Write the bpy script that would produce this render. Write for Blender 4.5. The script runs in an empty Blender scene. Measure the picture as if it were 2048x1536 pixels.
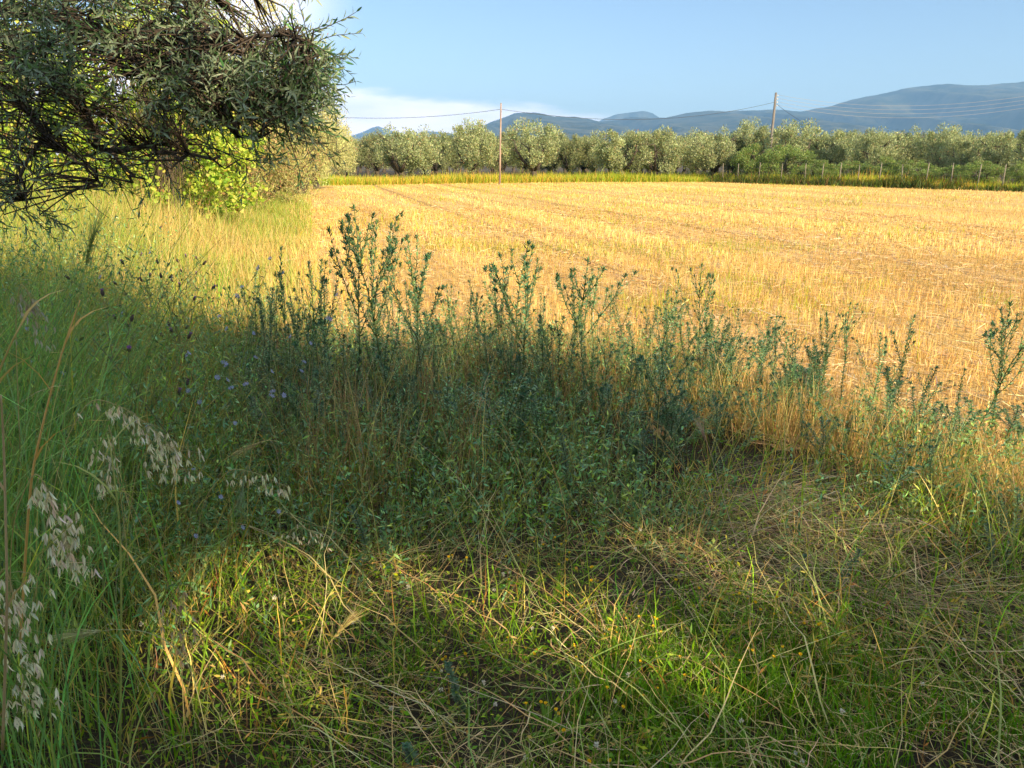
import bpy, math
import numpy as np
from mathutils import Vector

# ------------------------------------------------------------------ camera, world, sun, exposure
scene = bpy.context.scene
CAMH = 1.6
PITCH = math.radians(16.3)
F = 1518.0
cd = bpy.data.cameras.new('camera')
cam = bpy.data.objects.new('camera', cd)
scene.collection.objects.link(cam)
cam.location = (0, 0, CAMH)
cam.rotation_euler = (math.radians(90) - PITCH, 0, 0)
cd.sensor_width = 36.0
cd.lens = F / 2048 * 36.0
cd.clip_start = 0.05
cd.clip_end = 60000
scene.camera = cam

SUN_EL = math.radians(22)
SDX, SDY = 0.62, -0.785            # horizontal direction towards the sun (right and behind the camera)
_n = math.hypot(SDX, SDY); SDX /= _n; SDY /= _n
SUNV = np.array([SDX * math.cos(SUN_EL), SDY * math.cos(SUN_EL), math.sin(SUN_EL)])
TAN_EL = math.tan(SUN_EL)

world = bpy.data.worlds.new('World')
scene.world = world
world.use_nodes = True
wn, wl = world.node_tree.nodes, world.node_tree.links
wn.clear()
w_out = wn.new('ShaderNodeOutputWorld')
w_bg = wn.new('ShaderNodeBackground')
sky = wn.new('ShaderNodeTexSky')
sky.sky_type = 'NISHITA'
sky.sun_disc = False
sky.sun_elevation = SUN_EL
sky.sun_rotation = math.atan2(SDX, SDY)
sky.air_density = 1.0
sky.dust_density = 0.3
sky.ozone_density = 2.0
w_bg.inputs['Strength'].default_value = 0.066
# clouds: fair-weather bank low on the left and a wisp above it, laid out by direction in the sky
tc = wn.new('ShaderNodeTexCoord')
sep = wn.new('ShaderNodeSeparateXYZ')
wl.new(tc.outputs['Generated'], sep.inputs[0])


def wmath(op, a, b=None, clamp=False):
    n = wn.new('ShaderNodeMath'); n.operation = op; n.use_clamp = clamp
    for k, v in enumerate((a, b)):
        if v is None: continue
        if isinstance(v, (int, float)): n.inputs[k].default_value = v
        else: wl.new(v, n.inputs[k])
    return n.outputs[0]


def wramp(x, a, b, c=0.0, d=1.0):
    n = wn.new('ShaderNodeMapRange'); n.interpolation_type = 'SMOOTHSTEP'
    wl.new(x, n.inputs['Value'])
    n.inputs['From Min'].default_value = a; n.inputs['From Max'].default_value = b
    n.inputs['To Min'].default_value = c; n.inputs['To Max'].default_value = d
    return n.outputs[0]


yy = wmath('MAXIMUM', sep.outputs['Y'], 0.05)
uu = wmath('DIVIDE', sep.outputs['X'], yy)
vv = wmath('DIVIDE', sep.outputs['Z'], yy)
comb = wn.new('ShaderNodeCombineXYZ')
wl.new(wmath('MULTIPLY', uu, 3.2), comb.inputs[0]); wl.new(wmath('MULTIPLY', vv, 13.0), comb.inputs[1])
nz = wn.new('ShaderNodeTexNoise'); nz.inputs['Scale'].default_value = 1.6
nz.inputs['Detail'].default_value = 7; nz.inputs['Roughness'].default_value = 0.55
wl.new(comb.outputs[0], nz.inputs['Vector'])
edge = wmath('MULTIPLY', wmath('SUBTRACT', nz.outputs['Fac'], 0.5), 0.055)
# top edge of the bank falls from left to right
topv = wmath('ADD', wmath('MULTIPLY', uu, -0.115), 0.068)
bank = wramp(wmath('SUBTRACT', wmath('ADD', topv, edge), vv), -0.004, 0.012)
bank = wmath('MULTIPLY', bank, wramp(uu, 0.26, -0.10))
thin = wramp(nz.outputs['Fac'], 0.34, 0.60, 0.60, 1.0)
bank = wmath('MULTIPLY', bank, thin)
# wisp higher up on the left
d1 = wmath('ABSOLUTE', wmath('SUBTRACT', wmath('SUBTRACT', vv, wmath('MULTIPLY', uu, 0.35)), 0.265))
wisp = wmath('MULTIPLY', wramp(wmath('SUBTRACT', d1, edge), 0.085, 0.0), wramp(uu, -0.17, -0.33))
wisp = wmath('MULTIPLY', wisp, 0.7)
cl = wmath('MAXIMUM', bank, wisp, clamp=True)
mixc = wn.new('ShaderNodeMix'); mixc.data_type = 'RGBA'
wl.new(cl, mixc.inputs['Factor'])
SKYTINT = wn.new('ShaderNodeMix'); SKYTINT.data_type = 'RGBA'; SKYTINT.blend_type = 'MULTIPLY'
SKYTINT.inputs['Factor'].default_value = 1.0
wl.new(sky.outputs[0], SKYTINT.inputs[6]); SKYTINT.inputs[7].default_value = (0.88, 0.88, .94, 1)
wl.new(SKYTINT.outputs[2], mixc.inputs[6])
mixc.inputs[7].default_value = (15.0, 12.9, 13.7, 1)
# scattered white cloud added above the picture, all round, to brighten the shade
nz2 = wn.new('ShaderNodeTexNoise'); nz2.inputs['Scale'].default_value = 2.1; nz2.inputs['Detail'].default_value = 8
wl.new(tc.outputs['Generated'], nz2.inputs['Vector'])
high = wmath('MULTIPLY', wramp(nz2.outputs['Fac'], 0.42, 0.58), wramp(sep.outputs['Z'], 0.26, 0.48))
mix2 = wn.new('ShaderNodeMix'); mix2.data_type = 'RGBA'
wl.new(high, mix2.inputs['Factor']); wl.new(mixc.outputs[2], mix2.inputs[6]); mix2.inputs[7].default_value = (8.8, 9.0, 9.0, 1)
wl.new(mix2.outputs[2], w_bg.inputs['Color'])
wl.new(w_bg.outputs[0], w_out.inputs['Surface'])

sl = bpy.data.lights.new('sun', 'SUN')
sun = bpy.data.objects.new('sun', sl)
scene.collection.objects.link(sun)
sl.energy = 5.0
sl.angle = math.radians(0.53)
sl.color = (1.0, 0.765, 0.46)
sun.rotation_euler = Vector(SUNV).to_track_quat('Z', 'Y').to_euler()
sun.location = (20, -25, 30)

scene.view_settings.view_transform = 'Standard'
scene.view_settings.look = 'None'
scene.view_settings.exposure = 1.5
scene.view_settings.gamma = 1.0
scene.render.engine = 'CYCLES'
cy = scene.cycles
cy.max_bounces = 6; cy.diffuse_bounces = 3; cy.glossy_bounces = 2
cy.transmission_bounces = 4; cy.transparent_max_bounces = 6; cy.volume_bounces = 0
cy.use_denoising = True
cy.caustics_reflective = False; cy.caustics_refractive = False

# ------------------------------------------------------------------ helpers
col = scene.collection
RNG = np.random.default_rng(7)
FWD = np.array([0, math.cos(PITCH), -math.sin(PITCH)])
UP = np.array([0, math.sin(PITCH), math.cos(PITCH)])


def at(px, py, Y):
    """world point seen at photo pixel (px, py) on the vertical plane y = Y"""
    d = FWD + np.array([1.0, 0, 0]) * (px - 1024) / F + UP * (768 - py) / F
    return np.array([0, 0, CAMH]) + d * (Y / d[1])


def atg(px, py, z=0.0):
    d = FWD + np.array([1.0, 0, 0]) * (px - 1024) / F + UP * (768 - py) / F
    return np.array([0, 0, CAMH]) + d * ((z - CAMH) / d[2])


def xat(px, Y):
    return at(px, 325, Y)[0]


def hashn(ix, iy, s):
    v = np.sin(ix * 127.1 + iy * 311.7 + s * 74.7) * 43758.5453
    return v - np.floor(v)


def noise(x, y, sc=1.0, s=0):
    x = np.asarray(x) * sc; y = np.asarray(y) * sc
    ix = np.floor(x); iy = np.floor(y); fx = x - ix; fy = y - iy
    fx = fx * fx * (3 - 2 * fx); fy = fy * fy * (3 - 2 * fy)
    a = hashn(ix, iy, s); b = hashn(ix + 1, iy, s); c = hashn(ix, iy + 1, s); d = hashn(ix + 1, iy + 1, s)
    return (a * (1 - fx) + b * fx) * (1 - fy) + (c * (1 - fx) + d * fx) * fy


def fbm(x, y, sc=1.0, s=0, o=4):
    r = 0; a = 1; t = 0
    for k in range(o):
        r = r + a * noise(x, y, sc * 2 ** k, s + k * 13); t += a; a *= 0.5
    return r / t


def smooth(a, b, x):
    t = np.clip((x - a) / (b - a), 0, 1); return t * t * (3 - 2 * t)


SATUR = {'grass_blade': 1.28, 'herb_leaf': 1.32, 'thistle_leaf': 1.25, 'olive_leaf': 1.25, 'grove_leaf': 1.1}


class G:
    """collects quads (and quads folded to tris) with a colour per vertex; build() links ONE mesh object"""

    def __init__(self):
        self.v = []; self.f = []; self.c = []; self.n = 0

    def add(self, v, f, c):
        v = np.asarray(v, dtype=np.float32).reshape(-1, 3)
        c = np.asarray(c, dtype=np.float32)
        if c.ndim == 1: c = np.tile(c, (len(v), 1))
        self.v.append(v); self.f.append(np.asarray(f, dtype=np.int32) + self.n); self.c.append(c.reshape(-1, 3))
        self.n += len(v)

    def ribbons(self, P, W, S, C, C2=None):
        """P (N,K,3) centre lines, W (N,K) half widths, S (N,3) side vectors, C (N,3) colour, C2 tip colour"""
        N, K = P.shape[:2]
        if N == 0: return
        L = P - S[:, None, :] * W[..., None]; R = P + S[:, None, :] * W[..., None]
        V = np.stack([L, R], 2).reshape(-1, 3)
        base = (np.arange(N) * K * 2)[:, None] + (np.arange(K - 1) * 2)[None, :]
        Fc = np.stack([base, base + 1, base + 3, base + 2], -1).reshape(-1, 4)
        if C2 is None: CC = np.repeat(C[:, None, :], K * 2, 1)
        else:
            t = np.repeat(np.linspace(0, 1, K), 2)[None, :, None]
            CC = C[:, None, :] * (1 - t) + C2[:, None, :] * t
        self.add(V, Fc, CC.reshape(-1, 3))

    def leaves(self, B, D, Nn, L, W, C, fold=0.15, mid=0.5):
        """diamond leaves: base B, unit direction D, normal Nn, length L, half width W"""
        N = len(B)
        if N == 0: return
        L = np.broadcast_to(L, (N,))[:, None]; W = np.broadcast_to(W, (N,))[:, None]
        S = np.cross(D, Nn); S /= np.linalg.norm(S, axis=1, keepdims=True) + 1e-9
        U = np.cross(S, D)
        m = B + D * L * mid
        V = np.stack([B, m - S * W + U * W * fold * 2, B + D * L, m + S * W + U * W * fold * 2], 1).reshape(-1, 3)
        Fc = (np.arange(N) * 4)[:, None] + np.array([0, 1, 2, 3])[None]
        self.add(V, Fc, np.repeat(C, 4, 0))

    def leaves6(self, B, D, Nn, L, W, C, fold=0.3, curl=0.15):
        """two-sided folded lance leaves, 8 vertices"""
        N = len(B)
        if N == 0: return
        L = np.broadcast_to(L, (N,))[:, None]; W = np.broadcast_to(W, (N,))[:, None]
        S = np.cross(D, Nn); S /= np.linalg.norm(S, axis=1, keepdims=True) + 1e-9
        U = np.cross(S, D)
        a = B + D * L * .33 + U * L * curl * .3; b = B + D * L * .7 + U * L * curl * .15
        tip = B + D * L - U * L * curl * .3
        V = np.stack([B, a - S * W + U * W * fold, b - S * W * .75 + U * W * fold, tip,
                      b + S * W * .75 + U * W * fold, a + S * W + U * W * fold, a, b], 1).reshape(-1, 3)
        o = (np.arange(N) * 8)[:, None]
        Fc = np.concatenate([o + np.array([[0, 1, 2, 7]])[0][None], o + np.array([0, 7, 4, 5])[None],
                             o + np.array([7, 2, 3, 3])[None], o + np.array([7, 3, 4, 4])[None]], 0)
        self.add(V, Fc, np.repeat(C, 8, 0))

    def tube(self, P, R, C, sides=5):
        P = np.asarray(P, float); K = len(P)
        R = np.broadcast_to(R, (K,))
        T = np.gradient(P, axis=0); T /= np.linalg.norm(T, axis=1, keepdims=True) + 1e-9
        ref = np.array([0.3, 0.9, 0.1]) if abs(T[0, 2]) > 0.6 else np.array([0, 0, 1.0])
        A = np.cross(T, ref); A /= np.linalg.norm(A, axis=1, keepdims=True) + 1e-9
        Bn = np.cross(T, A)
        ang = np.arange(sides) / sides * 2 * math.pi
        V = P[:, None] + (A[:, None] * np.cos(ang)[None, :, None] + Bn[:, None] * np.sin(ang)[None, :, None]) * R[:, None, None]
        Fc = []
        for k in range(K - 1):
            for j in range(sides):
                j2 = (j + 1) % sides
                Fc.append([k * sides + j, k * sides + j2, (k + 1) * sides + j2, (k + 1) * sides + j])
        n0 = K * sides
        V = np.concatenate([V.reshape(-1, 3), P[:1], P[-1:]], 0)
        for j in range(sides):
            j2 = (j + 1) % sides
            Fc.append([n0, j2, j, j]); Fc.append([n0 + 1, (K - 1) * sides + j, (K - 1) * sides + j2, (K - 1) * sides + j2])
        self.add(V, np.array(Fc), np.asarray(C, float))

    def box(self, lo, hi, C, M=None):
        x0, y0, z0 = lo; x1, y1, z1 = hi
        V = np.array([[x, y, z] for z in (z0, z1) for y in (y0, y1) for x in (x0, x1)], float)
        if M is not None: V = M(V)
        self.add(V, np.array([[0, 2, 3, 1], [4, 5, 7, 6], [0, 1, 5, 4], [2, 6, 7, 3], [0, 4, 6, 2], [1, 3, 7, 5]]), np.asarray(C, float))

    def mesh(self, name, mat, smooth=False):
        V = np.concatenate(self.v); Fc = np.concatenate(self.f); Cc = np.concatenate(self.c)
        sat = SATUR.get(mat.name, 1.0)
        if sat != 1.0:
            lum = Cc @ np.array([.25, .65, .10], np.float32)
            Cc = np.clip(lum[:, None] + (Cc - lum[:, None]) * sat, .004, .95).astype(np.float32)
        tri = Fc[:, 2] == Fc[:, 3]
        order = np.concatenate([np.where(~tri)[0], np.where(tri)[0]])
        nq = int((~tri).sum()); nt = int(tri.sum())
        loops = np.concatenate([Fc[~tri].ravel(), Fc[tri][:, :3].ravel()]).astype(np.int32)
        starts = np.concatenate([np.arange(nq) * 4, nq * 4 + np.arange(nt) * 3]).astype(np.int32)
        me = bpy.data.meshes.new(name)
        me.vertices.add(len(V)); me.vertices.foreach_set('co', V.ravel())
        me.loops.add(len(loops)); me.loops.foreach_set('vertex_index', loops)
        me.polygons.add(nq + nt); me.polygons.foreach_set('loop_start', starts)
        if smooth: me.polygons.foreach_set('use_smooth', np.ones(nq + nt, dtype=bool))
        ca = me.color_attributes.new('Col', 'FLOAT_COLOR', 'POINT')
        ca.data.foreach_set('color', np.concatenate([Cc, np.ones((len(Cc), 1), np.float32)], 1).astype(np.float32).ravel())
        me.materials.append(mat)
        me.update(calc_edges=True)
        return me

    def build(self, name, mat, parent=None, smooth=False):
        o = bpy.data.objects.new(name, self.mesh(name, mat, smooth))
        col.objects.link(o)
        if parent is not None: o.parent = parent
        return o


def tag(o, label=None, cat=None, group=None, kind=None):
    if label: o['label'] = label
    if cat: o['category'] = cat
    if group: o['group'] = group
    if kind: o['kind'] = kind
    return o


def empty(name, loc, label, cat, group=None, rz=0.0, scale=1.0):
    o = bpy.data.objects.new(name, None)
    col.objects.link(o)
    o.location = loc; o.rotation_euler = (0, 0, rz); o.scale = (scale,) * 3 if isinstance(scale, (int, float)) else scale
    o.empty_display_size = 0.1
    return tag(o, label, cat, group)


def dup(root, children, loc, rz, scale, label, group=None, tilt=(0, 0)):
    r = root.copy(); col.objects.link(r)
    r.location = loc; r.rotation_euler = (tilt[0], tilt[1], rz)
    r.scale = (scale,) * 3 if isinstance(scale, (int, float)) else scale
    r['label'] = label
    if group: r['group'] = group
    for ch, gch in children:
        c = ch.copy(); col.objects.link(c); c.parent = r
        for g in gch:
            d = g.copy(); col.objects.link(d); d.parent = c
    return r


# ------------------------------------------------------------------ materials
def new_mat(name):
    m = bpy.data.materials.new(name); m.use_nodes = True
    return m, m.node_tree.nodes, m.node_tree.links


def plant_mat(name, trans=0.35, rough=0.55, tcol=(1.25, 1.2, 0.6), back=None, spec=0.3):
    m, n, l = new_mat(name)
    p = n['Principled BSDF']
    a = n.new('ShaderNodeAttribute'); a.attribute_name = 'Col'
    src = a.outputs['Color']
    if back is not None:
        g = n.new('ShaderNodeNewGeometry')
        mx = n.new('ShaderNodeMix'); mx.data_type = 'RGBA'
        l.new(g.outputs['Backfacing'], mx.inputs['Factor'])
        l.new(src, mx.inputs[6]); mx.inputs[7].default_value = (*back, 1)
        src = mx.outputs[2]
    l.new(src, p.inputs['Base Color'])
    p.inputs['Roughness'].default_value = rough
    p.inputs['Specular IOR Level'].default_value = spec
    if trans > 0:
        t = n.new('ShaderNodeBsdfTranslucent')
        mu = n.new('ShaderNodeMix'); mu.data_type = 'RGBA'; mu.blend_type = 'MULTIPLY'; mu.inputs['Factor'].default_value = 1
        l.new(a.outputs['Color'], mu.inputs[6]); mu.inputs[7].default_value = (*tcol, 1)
        l.new(mu.outputs[2], t.inputs['Color'])
        ms = n.new('ShaderNodeMixShader'); ms.inputs[0].default_value = trans
        l.new(p.outputs[0], ms.inputs[1]); l.new(t.outputs[0], ms.inputs[2])
        l.new(ms.outputs[0], n['Material Output'].inputs['Surface'])
    return m


M_GRASS = plant_mat('grass_blade', 0.35)
M_STRAW = plant_mat('straw', 0.25, 0.5, (1.15, 1.05, 0.7), spec=0.35)
M_HERB = plant_mat('herb_leaf', 0.35, 0.5)
M_THISTLE = plant_mat('thistle_leaf', 0.15, 0.5, (1.1, 1.15, 0.7), spec=0.4)
M_OLIVE = plant_mat('olive_leaf', 0.22, 0.42, (1.3, 1.4, 0.6), back=(0.20, 0.27, 0.18), spec=0.5)
M_GROVE = plant_mat('grove_leaf', 0.28, 0.5, (1.2, 1.2, 0.7), spec=0.35)
M_VINE = plant_mat('vine_leaf', 0.45, 0.5, (1.3, 1.25, 0.4))
M_PETAL = plant_mat('petal', 0.4, 0.6, (1.1, 1.1, 1.1))


def bark_mat(name, c1, c2, sc=14):
    m, n, l = new_mat(name)
    p = n['Principled BSDF']; p.inputs['Roughness'].default_value = 0.9
    t = n.new('ShaderNodeTexCoord'); mp = n.new('ShaderNodeMapping'); mp.inputs['Scale'].default_value = (1, 1, .25)
    nzz = n.new('ShaderNodeTexNoise'); nzz.inputs['Scale'].default_value = sc; nzz.inputs['Detail'].default_value = 6
    r = n.new('ShaderNodeValToRGB')
    r.color_ramp.elements[0].position = .35; r.color_ramp.elements[0].color = (*c1, 1)
    r.color_ramp.elements[1].position = .65; r.color_ramp.elements[1].color = (*c2, 1)
    b = n.new('ShaderNodeBump'); b.inputs['Strength'].default_value = .6; b.inputs['Distance'].default_value = .02
    l.new(t.outputs['Object'], mp.inputs[0]); l.new(mp.outputs[0], nzz.inputs['Vector'])
    l.new(nzz.outputs['Fac'], r.inputs[0]); l.new(r.outputs[0], p.inputs['Base Color'])
    l.new(nzz.outputs['Fac'], b.inputs['Height']); l.new(b.outputs[0], p.inputs['Normal'])
    return m


M_BARK = bark_mat('olive_bark', (.03, .026, .022), (.085, .07, .055))
M_TWIG = bark_mat('twig_bark', (.03, .024, .02), (.08, .06, .045), 40)
M_POLE = bark_mat('pole_wood', (.20, .15, .12), (.36, .28, .24), 6)
M_POLE2 = bark_mat('weathered_pole_wood', (.12, .115, .11), (.22, .205, .195), 6)
M_POST = bark_mat('concrete_post', (.13, .12, .10), (.22, .20, .16), 9)


def plain(name, c, rough=.6, metal=0):
    m, n, l = new_mat(name)
    p = n['Principled BSDF']
    nzz = n.new('ShaderNodeTexNoise'); nzz.inputs['Scale'].default_value = 12
    mr = n.new('ShaderNodeMix'); mr.data_type = 'RGBA'
    mr.inputs[6].default_value = (*[x * .8 for x in c], 1); mr.inputs[7].default_value = (*c, 1)
    l.new(nzz.outputs['Fac'], mr.inputs['Factor']); l.new(mr.outputs[2], p.inputs['Base Color'])
    p.inputs['Roughness'].default_value = rough; p.inputs['Metallic'].default_value = metal
    return m


M_CABLE = plain('black_cable', (.03, .03, .035))
M_WIRE = plain('aluminium_wire', (.5, .5, .52), .4)
M_CERAMIC = plain('white_ceramic', (.75, .75, .72), .3)
M_TILE = plain('roof_tile', (.42, .16, .10), .8)
M_RENDER = plain('pale_render', (.62, .57, .5), .9)

# ------------------------------------------------------------------ field geometry
# the stubble rows, the verge and the left hedge all run towards (-0.25, 0.97)
RD = np.array([-0.250, 0.968]); RN = np.array([0.968, 0.250])       # along / across the rows


def edge_left(Y):          # left edge of the stubble field
    return -4.3 + (Y - 13.5) * (-0.262)


FE = np.array([[-14, 54.0], [-4, 60.0], [5, 63.5], [17, 64.0], [22, 55.5], [28.5, 44.0], [60, -8.0]])  # far and right edge


def far_edge(X):
    return np.interp(X, FE[:, 0], FE[:, 1])


# near edge of the tree shade on the ground (shade is nearer to the camera than this line)
SE = np.array([[-14, 16.5], [-7, 12.3], [-5, 9.8], [-3, 7.9], [-1.5, 6.7], [0, 5.8], [1.3, 4.8], [2.0, 3.5], [2.6, 2.9], [3.2, 2.5], [6, 1.6], [12, 0.0]])


def shade_edge(X):
    return np.interp(X, SE[:, 0], SE[:, 1])


# ---- ground: one sheet out to the horizon
def ground_z(x, y):
    near = np.clip(1 - np.hypot(x, y - 3) / 14, 0, 1)
    return (fbm(x, y, .7, 3) - .5) * .14 * near


g = G()
xs = np.concatenate([[-30000, -3000, -400], np.linspace(-60, -12, 14), np.linspace(-10, 10, 101), np.linspace(12, 90, 20), [400, 3000, 30000]])
ys = np.concatenate([[-30000, -3000, -300], np.linspace(-60, -2, 14), np.linspace(-1.5, 12, 110), np.linspace(14, 120, 26), [400, 3000, 30000]])
X, Y = np.meshgrid(xs, ys)
Z = ground_z(X, Y) - .012
V = np.stack([X, Y, Z], -1).reshape(-1, 3)
nx, ny = len(xs), len(ys)
i = np.arange(ny - 1)[:, None] * nx + np.arange(nx - 1)[None]
g.add(V, np.stack([i, i + 1, i + nx + 1, i + nx], -1).reshape(-1, 4), np.array([.1, .08, .05]))
m, n, l = new_mat('earth')
p = n['Principled BSDF']; p.inputs['Roughness'].default_value = .95
t = n.new('ShaderNodeTexCoord')
n1 = n.new('ShaderNodeTexNoise'); n1.inputs['Scale'].default_value = 2.2; n1.inputs['Detail'].default_value = 9
n2 = n.new('ShaderNodeTexNoise'); n2.inputs['Scale'].default_value = 45; n2.inputs['Detail'].default_value = 5
r = n.new('ShaderNodeValToRGB')
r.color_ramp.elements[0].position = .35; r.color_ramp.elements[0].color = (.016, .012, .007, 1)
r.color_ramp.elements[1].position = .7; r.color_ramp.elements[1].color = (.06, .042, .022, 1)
mm = n.new('ShaderNodeMath'); mm.operation = 'MULTIPLY_ADD'; mm.inputs[1].default_value = .5
l.new(t.outputs['Object'], n1.inputs['Vector']); l.new(t.outputs['Object'], n2.inputs['Vector'])
l.new(n2.outputs['Fac'], mm.inputs[0])
m2 = n.new('ShaderNodeMath'); m2.operation = 'MULTIPLY'; m2.inputs[1].default_value = .5
l.new(n1.outputs['Fac'], m2.inputs[0]); l.new(m2.outputs[0], mm.inputs[2])
l.new(mm.outputs[0], r.inputs[0]); l.new(r.outputs[0], p.inputs['Base Color'])
b = n.new('ShaderNodeBump'); b.inputs['Strength'].default_value = .8; b.inputs['Distance'].default_value = .03
l.new(n2.outputs['Fac'], b.inputs['Height']); l.new(b.outputs[0], p.inputs['Normal'])
M_EARTH = m
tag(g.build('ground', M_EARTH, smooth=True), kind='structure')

# ---- stubble field sheet
g = G()
NU = 240
us = np.linspace(0, 1, NU)
Yn = 6.2
rows = []
fx = []; fy = []
for Yv in np.concatenate([np.linspace(1.5, 9, 110), np.linspace(9.2, 14, 24), np.linspace(14.8, 66, 58)]):
    xl = edge_left(Yv) - .2
    xr = 70 if Yv < 20 else np.interp(-Yv, -FE[3:, 1], FE[3:, 0]) if Yv < 63.9 else 17
    if Yv > 53:
        xl = max(xl, np.interp(Yv, [54, 60, 63.5, 66], [-14, -4, 5, 12]))
    fx.append(xl + (xr - xl) * us ** 1.4); fy.append(np.full(NU, Yv))
fx = np.array(fx); fy = np.array(fy)
near_x = (fy < 8)
V = np.stack([fx, fy, ground_z(fx, fy) - .006 + .02 * np.clip((fy - 7) / 6, 0, 1)], -1).reshape(-1, 3)
i = np.arange(len(fx) - 1)[:, None] * NU + np.arange(NU - 1)[None]
Fq = np.stack([i, i + 1, i + NU + 1, i + NU], -1).reshape(-1, 4)
g.add(V, Fq, np.array([.5, .35, .15]))
m, n, l = new_mat('stubble_ground')
p = n['Principled BSDF']; p.inputs['Roughness'].default_value = .9; p.inputs['Specular IOR Level'].default_value = .2
t = n.new('ShaderNodeTexCoord')
mp = n.new('ShaderNodeMapping'); mp.inputs['Rotation'].default_value = (0, 0, math.radians(-14.5))
l.new(t.outputs['Object'], mp.inputs[0])
mp2 = n.new('ShaderNodeMapping'); mp2.inputs['Scale'].default_value = (1.0, .07, 1); l.new(mp.outputs[0], mp2.inputs[0])
n1 = n.new('ShaderNodeTexNoise'); n1.inputs['Scale'].default_value = 1.3; n1.inputs['Detail'].default_value = 7; n1.inputs['Roughness'].default_value = .65
l.new(mp2.outputs[0], n1.inputs['Vector'])
n2 = n.new('ShaderNodeTexNoise'); n2.inputs['Scale'].default_value = 30; n2.inputs['Detail'].default_value = 6
l.new(t.outputs['Object'], n2.inputs['Vector'])
n3 = n.new('ShaderNodeTexNoise'); n3.inputs['Scale'].default_value = .16; n3.inputs['Detail'].default_value = 5
l.new(t.outputs['Object'], n3.inputs['Vector'])
r = n.new('ShaderNodeValToRGB'); cr = r.color_ramp
cr.elements[0].position = .36; cr.elements[0].color = (.45, .285, .095, 1)
cr.elements[1].position = .64; cr.elements[1].color = (.66, .46, .22, 1)
e = cr.elements.new(.5); e.color = (.55, .375, .14, 1)
l.new(n1.outputs['Fac'], r.inputs[0])
r2 = n.new('ShaderNodeValToRGB')
r2.color_ramp.elements[0].position = .35; r2.color_ramp.elements[0].color = (.45, .42, .36, 1)
r2.color_ramp.elements[1].position = .6; r2.color_ramp.elements[1].color = (1.1, 1.1, 1.1, 1)
l.new(n2.outputs['Fac'], r2.inputs[0])
mu = n.new('ShaderNodeMix'); mu.data_type = 'RGBA'; mu.blend_type = 'MULTIPLY'; mu.inputs['Factor'].default_value = .7
l.new(r.outputs[0], mu.inputs[6]); l.new(r2.outputs[0], mu.inputs[7])
mg = n.new('ShaderNodeMix'); mg.data_type = 'RGBA'
r3 = n.new('ShaderNodeValToRGB')
r3.color_ramp.elements[0].position = .56; r3.color_ramp.elements[0].color = (0, 0, 0, 1)
r3.color_ramp.elements[1].position = .72; r3.color_ramp.elements[1].color = (.55, .55, .55, 1)
l.new(n3.outputs['Fac'], r3.inputs[0]); l.new(r3.outputs[0], mg.inputs['Factor'])
sx_ = n.new('ShaderNodeSeparateXYZ'); l.new(mp.outputs[0], sx_.inputs[0])
prev = mu.outputs[2]
for ct in (9.4, 7.5, 4.4, 14.2, 16.0, 21.5):        # bare wheel tracks along the rows
    a_ = n.new('ShaderNodeMath'); a_.operation = 'SUBTRACT'; l.new(sx_.outputs['X'], a_.inputs[0]); a_.inputs[1].default_value = ct
    b_ = n.new('ShaderNodeMath'); b_.operation = 'ABSOLUTE'; l.new(a_.outputs[0], b_.inputs[0])
    c_ = n.new('ShaderNodeMapRange'); l.new(b_.outputs[0], c_.inputs['Value']); c_.inputs['From Min'].default_value = .22; c_.inputs['From Max'].default_value = .05
    d_ = n.new('ShaderNodeMath'); d_.operation = 'MULTIPLY'; l.new(c_.outputs[0], d_.inputs[0]); l.new(n1.outputs['Fac'], d_.inputs[1])
    q_ = n.new('ShaderNodeMix'); q_.data_type = 'RGBA'; l.new(d_.outputs[0], q_.inputs['Factor']); l.new(prev, q_.inputs[6]); q_.inputs[7].default_value = (.13, .07, .03, 1)
    prev = q_.outputs[2]
l.new(prev, mg.inputs[6]); mg.inputs[7].default_value = (.34, .35, .10, 1)
l.new(mg.outputs[2], p.inputs['Base Color'])
b = n.new('ShaderNodeBump'); b.inputs['Strength'].default_value = .7; b.inputs['Distance'].default_value = .04
l.new(n2.outputs['Fac'], b.inputs['Height']); l.new(b.outputs[0], p.inputs['Normal'])
M_FIELD = m
# keep only the part beyond the rough margin
keep = []
cen = V[Fq].mean(1)
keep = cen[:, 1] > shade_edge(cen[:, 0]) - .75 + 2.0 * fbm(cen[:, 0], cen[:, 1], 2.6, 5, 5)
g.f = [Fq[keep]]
tag(g.build('stubble_field', M_FIELD, smooth=True), kind='structure')


# ------------------------------------------------------------------ blades
def unit(v):
    return v / (np.linalg.norm(v, axis=-1, keepdims=True) + 1e-9)


def curves(P, H, az, th0, th1, K=5, pw=1.0, floor=True, wob=0.0, rng=RNG):
    """plant-like centre lines: start P, length H, heading az, tilt from vertical th0 growing by th1"""
    N = len(P)
    d = np.stack([np.cos(az), np.sin(az), np.zeros(N)], 1)
    pts = [P.copy()]
    cur = P.copy()
    for k in range(K - 1):
        tm = ((k + .5) / (K - 1)) ** pw
        th = th0 + th1 * tm
        if wob: th = th + rng.normal(0, wob, N)
        seg = (H / (K - 1))[:, None]
        step = d * np.sin(th)[:, None]; step[:, 2] += np.cos(th)
        if wob:
            sd = np.stack([-d[:, 1], d[:, 0], np.zeros(N)], 1)
            step += sd * rng.normal(0, wob, N)[:, None]
        cur = cur + step * seg
        if floor:
            lo = cur[:, 2] < .012
            cur[lo, 2] = .012 + rng.random(lo.sum()) * .02
        pts.append(cur.copy())
    return np.stack(pts, 1)


def side(az, rng=RNG, mixv=1.0):
    N = len(az)
    ph = rng.random(N) * math.pi * mixv
    a = az + math.pi / 2 + ph
    return np.stack([np.cos(a), np.sin(a), np.zeros(N)], 1)


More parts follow.
